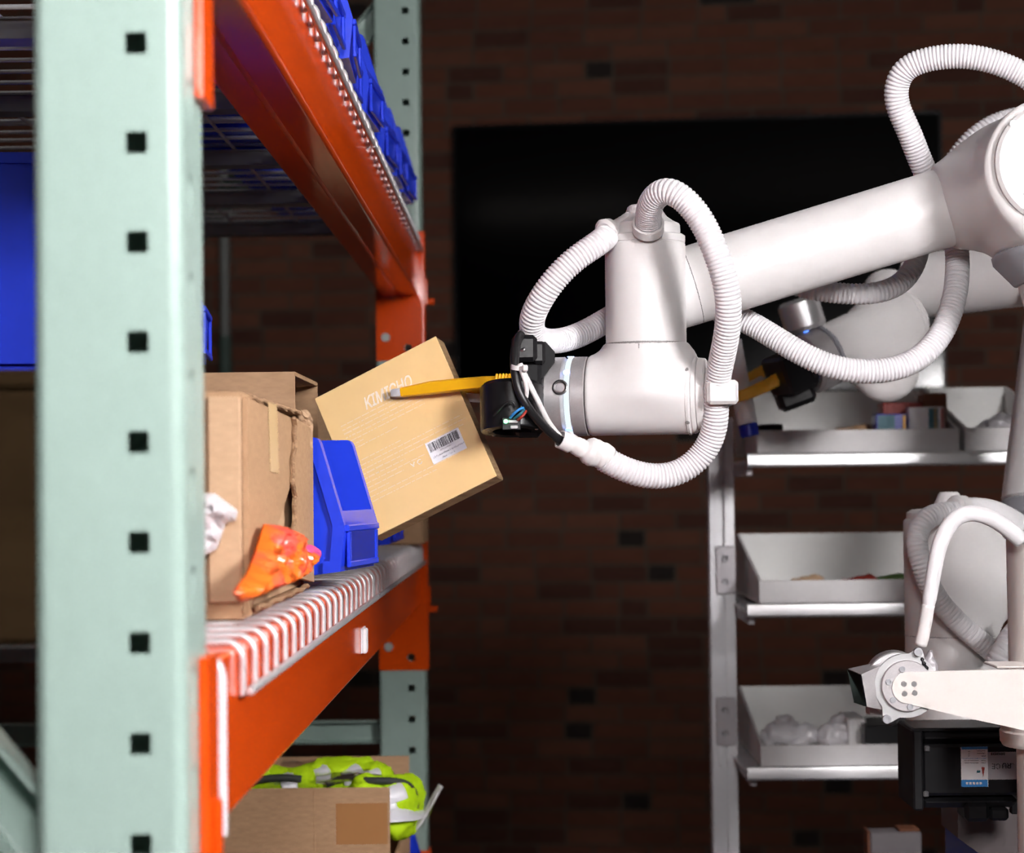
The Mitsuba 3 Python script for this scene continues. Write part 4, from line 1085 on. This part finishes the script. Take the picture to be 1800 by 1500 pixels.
t = thing('cream_tube', 'white squeeze tube with a dark blue cap, held by the farther gripper', 'tube')
a, b = P(1284, 600, Yf + .022), P(1314, 745, Yf + .020)
d_ = unit(b - a)
Lt = np.linalg.norm(b - a)
path = np.stack([a + d_ * Lt * k for k in np.linspace(0, 1, 16)])
k_ = np.linspace(0, 1, 16)
v = sweep(path, .0125, 24)
fr = frame(d_, (1, 0, 0))
w = (v.vertices - a) @ np.stack([fr[:, 0], fr[:, 1], d_], 1)
tt = np.clip(w[:, 2] / Lt, 0, 1)
w[:, 1] *= .12 + .88 * tt ** .7
w[:, 0] *= 1.15 - .15 * tt
v.vertices = a + w @ np.stack([fr[:, 0], fr[:, 1], d_], 1).T
add('body', v, 'm_paper', t, True)
add('cap', rod(b + d_ * .0005, b + d_ * .017, .0125, .0120, .0015, 30), 'm_blue_dark', t, 30)
fr = frame(d_, (1, 0, 0))
th_ = np.linspace(-2.05, -1.05, 9)
g0 = np.stack([b - d_ * .044 + .0131 * (math.cos(a) * fr[:, 0] + math.sin(a) * np.cross(d_, fr[:, 0])) for a in th_])
g1 = g0 + d_ * .030
q_ = np.stack([np.arange(8), np.arange(1, 9), np.arange(10, 18), np.arange(9, 17)], 1)
v_, f_, _ = meshkit.arrays((np.vstack([g0, g1]), q_))
add('printed_panel', trimesh.Trimesh(v_, f_, process=False), 'm_label_blue', t)

# ------------------------------------------------------------------ tray rack
YP = 3.38
xp = P(1270, 1150, YP)[0]
t = RACK = thing('tray_rack', 'aluminium profile rack with three silver shelf edges, behind the robot arms', 'shelf rack')
half = .020
sec = rrect(-half, -half, half, half, .0015)
for a in range(4):
    g_ = sbox(-.004, half - .009, .004, half + .01).union(sbox(-.009, half - .009, .009, half - .0035))
    sec = sec.difference(affinity.rotate(g_, 90 * a, origin=(0, 0)))
ztop = P(1270, 735, YP)[2]
XL, XRR = P(1300, 1000, YP - .2)[0], P(1300, 1000, YP - .2)[0] + 1.0
for xq in (xp, xp + 1.09):
    for yq in (YP, YP + .38):
        m = trimesh.creation.extrude_polygon(sec, ztop - .01, engine='earcut')
        add('post', moved(m, None, (xq + (.034 if yq > YP and xq == xp else 0), yq, .01)), 'm_alu', t, 30)
for i, (yl0, yl1) in enumerate(((797, 822), (1061, 1086), (1348, 1373))):
    p0 = P(1313, yl0, YP - .23)
    p1 = P(1313, yl1, YP - .23)
    z1, z0 = p0[2], p1[2]
    xl = p0[0]
    sh = add('shelf', cbox((xl, YP - .215, z0 + .004), (xp + 1.06, YP + .40, z0 + .010), .001), 'm_alu', t)
    pr = Polygon([(0, .003), (.002, .0005), (.006, 0), (.022, .002), (.022, .010), (.012, .0145), (.004, z1 - z0), (.0012, z1 - z0 - .001), (0, z1 - z0 - .004)])
    L = xp + 1.06 - xl
    m = trimesh.creation.extrude_polygon(pr, L, engine='earcut')
    add('shelf_edge', moved(m, np.stack([A([0, 1.0, 0]), A([0, 0, 1.0]), A([1.0, 0, 0])], 1), (xl, YP - .235, z0)), 'm_alu_bright', t, 30)
    for yy in (YP - .02, YP + .40):
        add('shelf_arm', cbox((xp + .0202, YP - .20, z0 - .012), (xp + .030, YP + .42, z0 + .0038), .001), 'm_bracket', t) if yy < YP else None
    if i > 0:
        py = (960, 1045) if i == 1 else (1226, 1311)
        q0, q1 = P(1259, py[1], YP - .0215), P(1293, py[0], YP - .0215)
        br = add('corner_plate', cbox((q0[0], YP - .0245, q0[2]), (q1[0], YP - .0205, q1[2]), .0012), 'm_bracket', t)
        for fz in (.26, .74):
            q = A([(q0[0] * .55 + q1[0] * .45), YP - .0245, q0[2] + fz * (q1[2] - q0[2])])
            add('screw', lathe([(0, 0), (.0024, 0), (.0024, -.002), (.0050, -.003), (.0050, .001), (0, .001)], q, A([0, 1.0, 0]), 20), 'm_galv_dark', br, 30)
def tray(px0, px1, yf_top, yf_bot, yb_top, lab, dback=.34, mat='m_tray'):
    """An open tray with a low front wall and a higher back wall."""
    t = thing('tray', lab, 'tray')
    y0, y1 = YP - .18, YP - .18 + dback
    a, b = P(px0, yf_top, y0), P(px1, yf_bot, y0)
    x0, x1 = a[0], P(px1, yf_top, y0)[0]
    zt, zb = a[2], b[2] + .0005
    zk = P(px0, yb_top, y1)[2]
    th = .004
    add('front_wall', cbox((x0, y0, zb), (x1, y0 + th, zt), .0008), 'm_tray', t)
    add('bottom', cbox((x0, y0 + th, zb), (x1, y1, zb + th), .0008), 'm_tray_white', t)
    add('back_wall', cbox((x0, y1 - th, zb + th), (x1, y1, zk), .0008), 'm_tray_white', t)
    side = Polygon([(y0 + th, zb + th), (y1 - th, zb + th), (y1 - th, zk), (y0 + th, zt)])
    for xs in (x0, x1 - th):
        add('side_wall', plate(side, th, (xs, 0, 0), (0, 1, 0), (0, 0, 1)), mat, t)
    return x0, x1, y0, y1, zb + th, zt
TOP_L = tray(1330, 1686, 757, 795, 690, 'long light grey tray of small packages on the top shelf of the rack')
TOP_R = tray(1696, 1860, 752, 795, 681, 'light grey tray of clear bags at the right end of the top shelf')
MID = tray(1334, 1700, 1021, 1059, 938, 'light grey tray on the middle shelf of the rack')
LOW = tray(1337, 1700, 1311, 1346, 1206, 'light grey tray with clear bags on the lowest shelf of the rack')
# contents
def pack(name, px0, px1, pyt, Y, d, z0, mat, lab, cat_='box', strips=()):
    t = thing(name, lab, cat_)
    a, b = P(px0, pyt, Y), P(px1, pyt, Y)
    add('body', cbox((a[0], Y, z0 + .0006), (b[0], Y + d, a[2]), .0015), mat, t)
    for s0, s1, m_ in strips:
        w = b[0] - a[0]
        add('printed_panel', cbox((a[0] + s0 * w, Y - .0006, z0 + .003), (a[0] + s1 * w, Y - .0001, a[2] - .002), 0), m_, t)
    return t
zt_ = TOP_L[4]
pack('package', 1598, 1660, 716, 3.225, .03, zt_, 'm_paper', 'small white box with green and yellow print in the top tray', strips=((.55, .82, 'm_teal'), (.70, .78, 'm_yellow'), (.9, .97, 'm_red')))
pack('package', 1552, 1622, 708, 3.275, .05, zt_, 'm_red', 'red box standing in the top tray')
pack('package', 1623, 1664, 692, 3.262, .05, zt_, 'm_brown', 'dark brown box standing in the top tray behind the white one')
pack('package', 1540, 1594, 728, 3.225, .04, zt_, 'm_blue_dark', 'dark blue and teal package lying at the front of the top tray', strips=((.05, .6, 'm_teal'), (.86, .97, 'm_yellow')))
pack('package', 1338, 1376, 746, 3.225, .06, zt_, 'm_black_matte', 'low black package at the left end of the top tray')
k = add('wrapped_packet', crumple([[(A([TOP_L[0] + .11, 3.27, zt_ + .016]), .012), (A([TOP_L[0] + .17, 3.28, zt_ + .022]), .016)], [(A([TOP_L[0] + .13, 3.30, zt_ + .02]), .014), (A([TOP_L[0] + .16, 3.26, zt_ + .015]), .011)]], 21, .005, 60, .005), 'm_card', smooth=True)
tag(k, 'crumpled brown packet in the middle of the top tray', 'packet')
zq = TOP_R[4]
k = add('clear_bag', crumple([[(A([TOP_R[0] + .06, 3.265, zq + .028]), .018), (A([TOP_R[0] + .105, 3.275, zq + .031]), .022)], [(A([TOP_R[0] + .045, 3.275, zq + .026]), .015), (A([TOP_R[0] + .08, 3.30, zq + .034]), .02)]], 22, .006, 55, .005), 'm_label_silver', smooth=True)
tag(k, 'grey plastic bag in the right tray of the top shelf', 'plastic bag')
k = add('packet', crumple([[(A([TOP_R[0] + .085, 3.25, zq + .052]), .004), (A([TOP_R[0] + .10, 3.26, zq + .054]), .005)]], 23, .002, 90, .003), 'm_pipe_green', smooth=True)
tag(k, 'small green packet on the grey bag in the right tray', 'packet')
zm = MID[4]
for dx, mat, lab in ((.075, 'm_card_light', 'pale tan packet lying in the middle tray'), (.155, 'm_red', 'small reddish packet lying in the middle tray'), (.20, 'm_green_dull', 'green packet lying in the middle tray, rightmost')):
    k = add('packet', crumple([[(A([MID[0] + dx - .018, 3.30, zm + .014]), .012), (A([MID[0] + dx + .02, 3.30, zm + .020]), .014)]], int(dx * 1000), .003, 70, .004), mat, smooth=True)
    tag(k, lab, 'packet')
zl_ = LOW[4]
for dx, lab in ((.05, 'clear plastic bag in the lowest tray, left one'), (.135, 'clear plastic bag in the lowest tray, right one')):
    k = add('clear_bag', crumple([[(A([LOW[0] + dx - .02, 3.30, zl_ + .029]), .018), (A([LOW[0] + dx + .03, 3.31, zl_ + .028]), .017)], [(A([LOW[0] + dx, 3.33, zl_ + .04]), .016), (A([LOW[0] + dx + .01, 3.31, zl_ + .028]), .018)]], int(dx * 1000) + 5, .007, 55, .005), 'm_bag_white', smooth=True)
    tag(k, lab, 'plastic bag')
pack('device', 1520, 1640, 1276, 3.24, .12, zl_, 'm_black', 'flat black device lying in the lowest tray behind the motor', 'device')
pack('device', 1490, 1522, 1264, 3.28, .10, zl_, 'm_tray', 'grey plastic case in the lowest tray, left of the black device', 'case')

# ------------------------------------------------------------------ bottom shelf: the box of vests
t = thing('carton', 'open cardboard carton full of yellow vests on the bottom shelf', 'cardboard box')
EX, EY0, EY1 = -.170, 2.60, 3.02
ez = P(560, 1386, EY0)[2]
ek = P(600, 1330, EY1)[2]
x0 = -.60
add('front_wall', cbox((x0, EY0, D2 + .001), (EX, EY0 + .004, ez), .001), 'm_card', t)
add('back_wall', cbox((x0, EY1 - .004, D2 + .001), (EX, EY1, ek), .001), 'm_card', t)
add('side_wall', cbox((x0, EY0 + .004, D2 + .001), (x0 + .004, EY1 - .004, ez), .001), 'm_card', t)
add('side_wall', cbox((EX - .004, EY0 + .004, D2 + .001), (EX, EY1 - .004, H - .455), .001), 'm_card', t)
add('bottom', cbox((x0, EY0, D2 + .0002), (EX, EY1, D2 + .004), .0005), 'm_card', t)
q0, q1 = P(591, 1485, EY0), P(681, 1412, EY0)
tp = add('tape_patch', cbox((q0[0], EY0 - .0005, q0[2]), (q1[0], EY0 - .0001, q1[2]), 0), 'm_tape_brown', t)
q = P(553, 1440, EY0)
add('crease', cbox((q[0] - .0012, EY0 - .0008, D2 + .004), (q[0] + .0012, EY0 + .0004, ez - .002), .0003), 'm_card', t)
def ribbon(pts, w, normal=(.15, -.8, .6), th=.0016):
    """A flat band of half width w along the points, its flat side turned to the normal."""
    path = spline(pts, .006)[0]
    d = np.gradient(path, axis=0)
    d /= np.linalg.norm(d, axis=1, keepdims=True)
    side = np.cross(d, unit(normal))
    side /= np.linalg.norm(side, axis=1, keepdims=True)
    up = np.cross(side, d)
    ring = np.stack([path + a * side * w + b * up * th for a, b in ((1, 0), (.8, 1), (-.8, 1), (-1, 0), (-.8, -1), (.8, -1))], 1)
    n = len(path)
    v = ring.reshape(-1, 3)
    f = [[k * 6 + i, k * 6 + (i + 1) % 6, (k + 1) * 6 + (i + 1) % 6, (k + 1) * 6 + i] for k in range(n - 1) for i in range(6)]
    v_, f_, _ = meshkit.arrays((v, np.array(f)))
    e = [[0, i + 1, i] for i in range(1, 5)] + [[(n - 1) * 6, (n - 1) * 6 + i, (n - 1) * 6 + i + 1] for i in range(1, 5)]
    return trimesh.Trimesh(v_, np.vstack([f_, e]), process=False)
def vest(lab, lobes, strips, seed, trim):
    t = thing('safety_vest', lab, 'vest')
    add('fabric', crumple(lobes, seed, .008, 26, .006), 'm_lime', t, True)
    for pts, w in strips:
        add('reflective_strip', ribbon(pts, w * 1.35), 'm_reflective', t, 40)
    add('trim', sweep(spline(trim, .005)[0], .0045, 10), 'm_trim', t, True)
YV = 2.70
vest('folded yellow hi-vis vest bulging out at the right corner of the vest carton',
     [[(P(695, 1400, YV), .022), (P(712, 1395, YV + .05), .022), (P(700, 1445, YV), .020), (P(708, 1440, YV + .06), .020)], [(P(640, 1395, YV), .022), (P(700, 1400, YV + .02), .022), (P(640, 1412, YV + .08), .02)]],
     [([P(686, 1384, YV - .020), P(693, 1395, YV - .026), P(698, 1410, YV - .026)], .011), ([P(680, 1430, YV - .026), P(700, 1428, YV - .027), P(722, 1428, YV - .010), P(728, 1428, YV + .02)], .010), ([P(683, 1404, YV - .024), P(686, 1416, YV - .026), P(687, 1430, YV - .026)], .006)], 31,
     [P(640, 1372, YV - .012), P(675, 1373, YV - .015), P(712, 1378, YV - .008), P(728, 1396, YV + .01), P(730, 1420, YV + .02), P(722, 1450, YV + .01)])
YV = 2.85
vest('folded yellow hi-vis vest with silver stripes at the back of the vest carton',
     [[(P(560, 1372, YV), .026), (P(660, 1376, YV), .024)], [(P(570, 1362, YV + .04), .02), (P(640, 1358, YV + .05), .018)]],
     [([P(552, 1352, YV - .012), P(562, 1358, YV - .026), P(566, 1375, YV - .028)], .010), ([P(612, 1352, YV - .015), P(622, 1362, YV - .026), P(624, 1380, YV - .026)], .010), ([P(648, 1354, YV - .008), P(656, 1362, YV - .022), P(660, 1380, YV - .024)], .009)], 32,
     [P(575, 1380, YV - .032), P(600, 1370, YV - .034), P(640, 1366, YV - .032), P(684, 1372, YV - .026)])
YV = 2.74
vest('green hi-vis vest in shadow at the left of the vest carton under the orange beam',
     [[(P(455, 1385, YV), .026), (P(530, 1384, YV), .024)]], [([P(500, 1362, YV - .01), P(508, 1374, YV - .026), P(512, 1390, YV - .028)], .008)], 33,
     [P(440, 1376, YV - .028), P(480, 1368, YV - .030), P(530, 1370, YV - .028)])
def film(name, pts, seed, lab, nx=26, ny=18, amp=.008, thick=False):
    """A crumpled sheet between four corners."""
    u, v = np.meshgrid(np.linspace(0, 1, nx), np.linspace(0, 1, ny), indexing='ij')
    p = ((1 - u) * (1 - v))[..., None] * pts[0] + (u * (1 - v))[..., None] * pts[1] + (u * v)[..., None] * pts[2] + ((1 - u) * v)[..., None] * pts[3]
    n_ = unit(np.cross(pts[1] - pts[0], pts[3] - pts[0]))
    d = meshkit.fbm(p * 28, 3, seed) - .5
    p = p + n_ * (amp * 2 * d)[..., None]
    i = np.arange(nx * ny).reshape(nx, ny)
    f = np.stack([i[:-1, :-1], i[1:, :-1], i[1:, 1:], i[:-1, 1:]], -1).reshape(-1, 4)
    v_, f_, _ = meshkit.arrays((p.reshape(-1, 3), f))
    return trimesh.Trimesh(v_, f_, process=False)
t = thing('clear_bag', 'clear plastic bag over the vests, its zip flap sticking out right of the carton', 'plastic bag')
add('film', film('film', [P(470, 1380, 2.665), P(640, 1378, 2.665), P(660, 1338, 2.97), P(500, 1338, 2.97)], 41, '', amp=.012), 'm_film', t, True)
add('flap', film('flap', [P(724, 1460, 2.76), P(742, 1376, 2.79), P(777, 1378, 2.76), P(748, 1450, 2.73)], 42, '', 16, 10, .004), 'm_film', t, True)
add('zip_edge', sweep(spline([P(717, 1468, 2.745), P(738, 1446, 2.74), P(758, 1412, 2.755), P(775, 1381, 2.76)], .004)[0], .0042, 10, flat=.5), 'm_label_silver', t, True)
q = P(712, 1498, 2.80)
blue_bin(q[0] - .004, 3.12, D2 + .0006, -.1, 'blue plastic bin on the bottom shelf behind the vest carton')

# ------------------------------------------------------------------ floor things at the lower right
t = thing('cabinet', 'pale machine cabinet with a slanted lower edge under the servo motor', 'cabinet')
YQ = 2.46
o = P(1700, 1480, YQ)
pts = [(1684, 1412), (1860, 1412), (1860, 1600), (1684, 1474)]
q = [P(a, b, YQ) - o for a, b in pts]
add('panel', plate(Polygon([(v[0], v[2]) for v in q]), .10, o + A([0, .1, 0]), (1, 0, 0), (0, 0, 1)), 'm_cabinet_shaded', t)
q0, q1 = P(1686, 1470, YQ + .03), P(1880, 1470, YQ + .03)
add('base', cbox((q0[0] + .03, YQ + .02, .0), (q1[0], YQ + .28, q0[2] - .02), .004), 'm_blue_dark', t)
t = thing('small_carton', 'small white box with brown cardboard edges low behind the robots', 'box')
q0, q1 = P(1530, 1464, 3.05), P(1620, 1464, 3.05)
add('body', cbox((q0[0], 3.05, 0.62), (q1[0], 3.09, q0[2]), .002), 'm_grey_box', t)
add('cardboard_edge', cbox((q0[0] - .004, 3.052, .62), (q0[0] - .0002, 3.09, q0[2] + .002), .001), 'm_brown', t)
add('cardboard_edge', cbox((q0[0] + .04, 3.052, q0[2] + .0002), (q1[0] - .002, 3.09, q0[2] + .004), .001), 'm_brown', t)
t = thing('equipment_case', 'dark blue equipment case low behind the robots, under the small white box', 'case')
add('body', cbox((q0[0] - .04, 3.0, .02), (q1[0] + .03, 3.4, .59), .01), 'm_blue_dark', t)
add('lid', cbox((q0[0] - .045, 2.995, .592), (q1[0] + .035, 3.405, .619), .006), 'm_blue_dark', t)
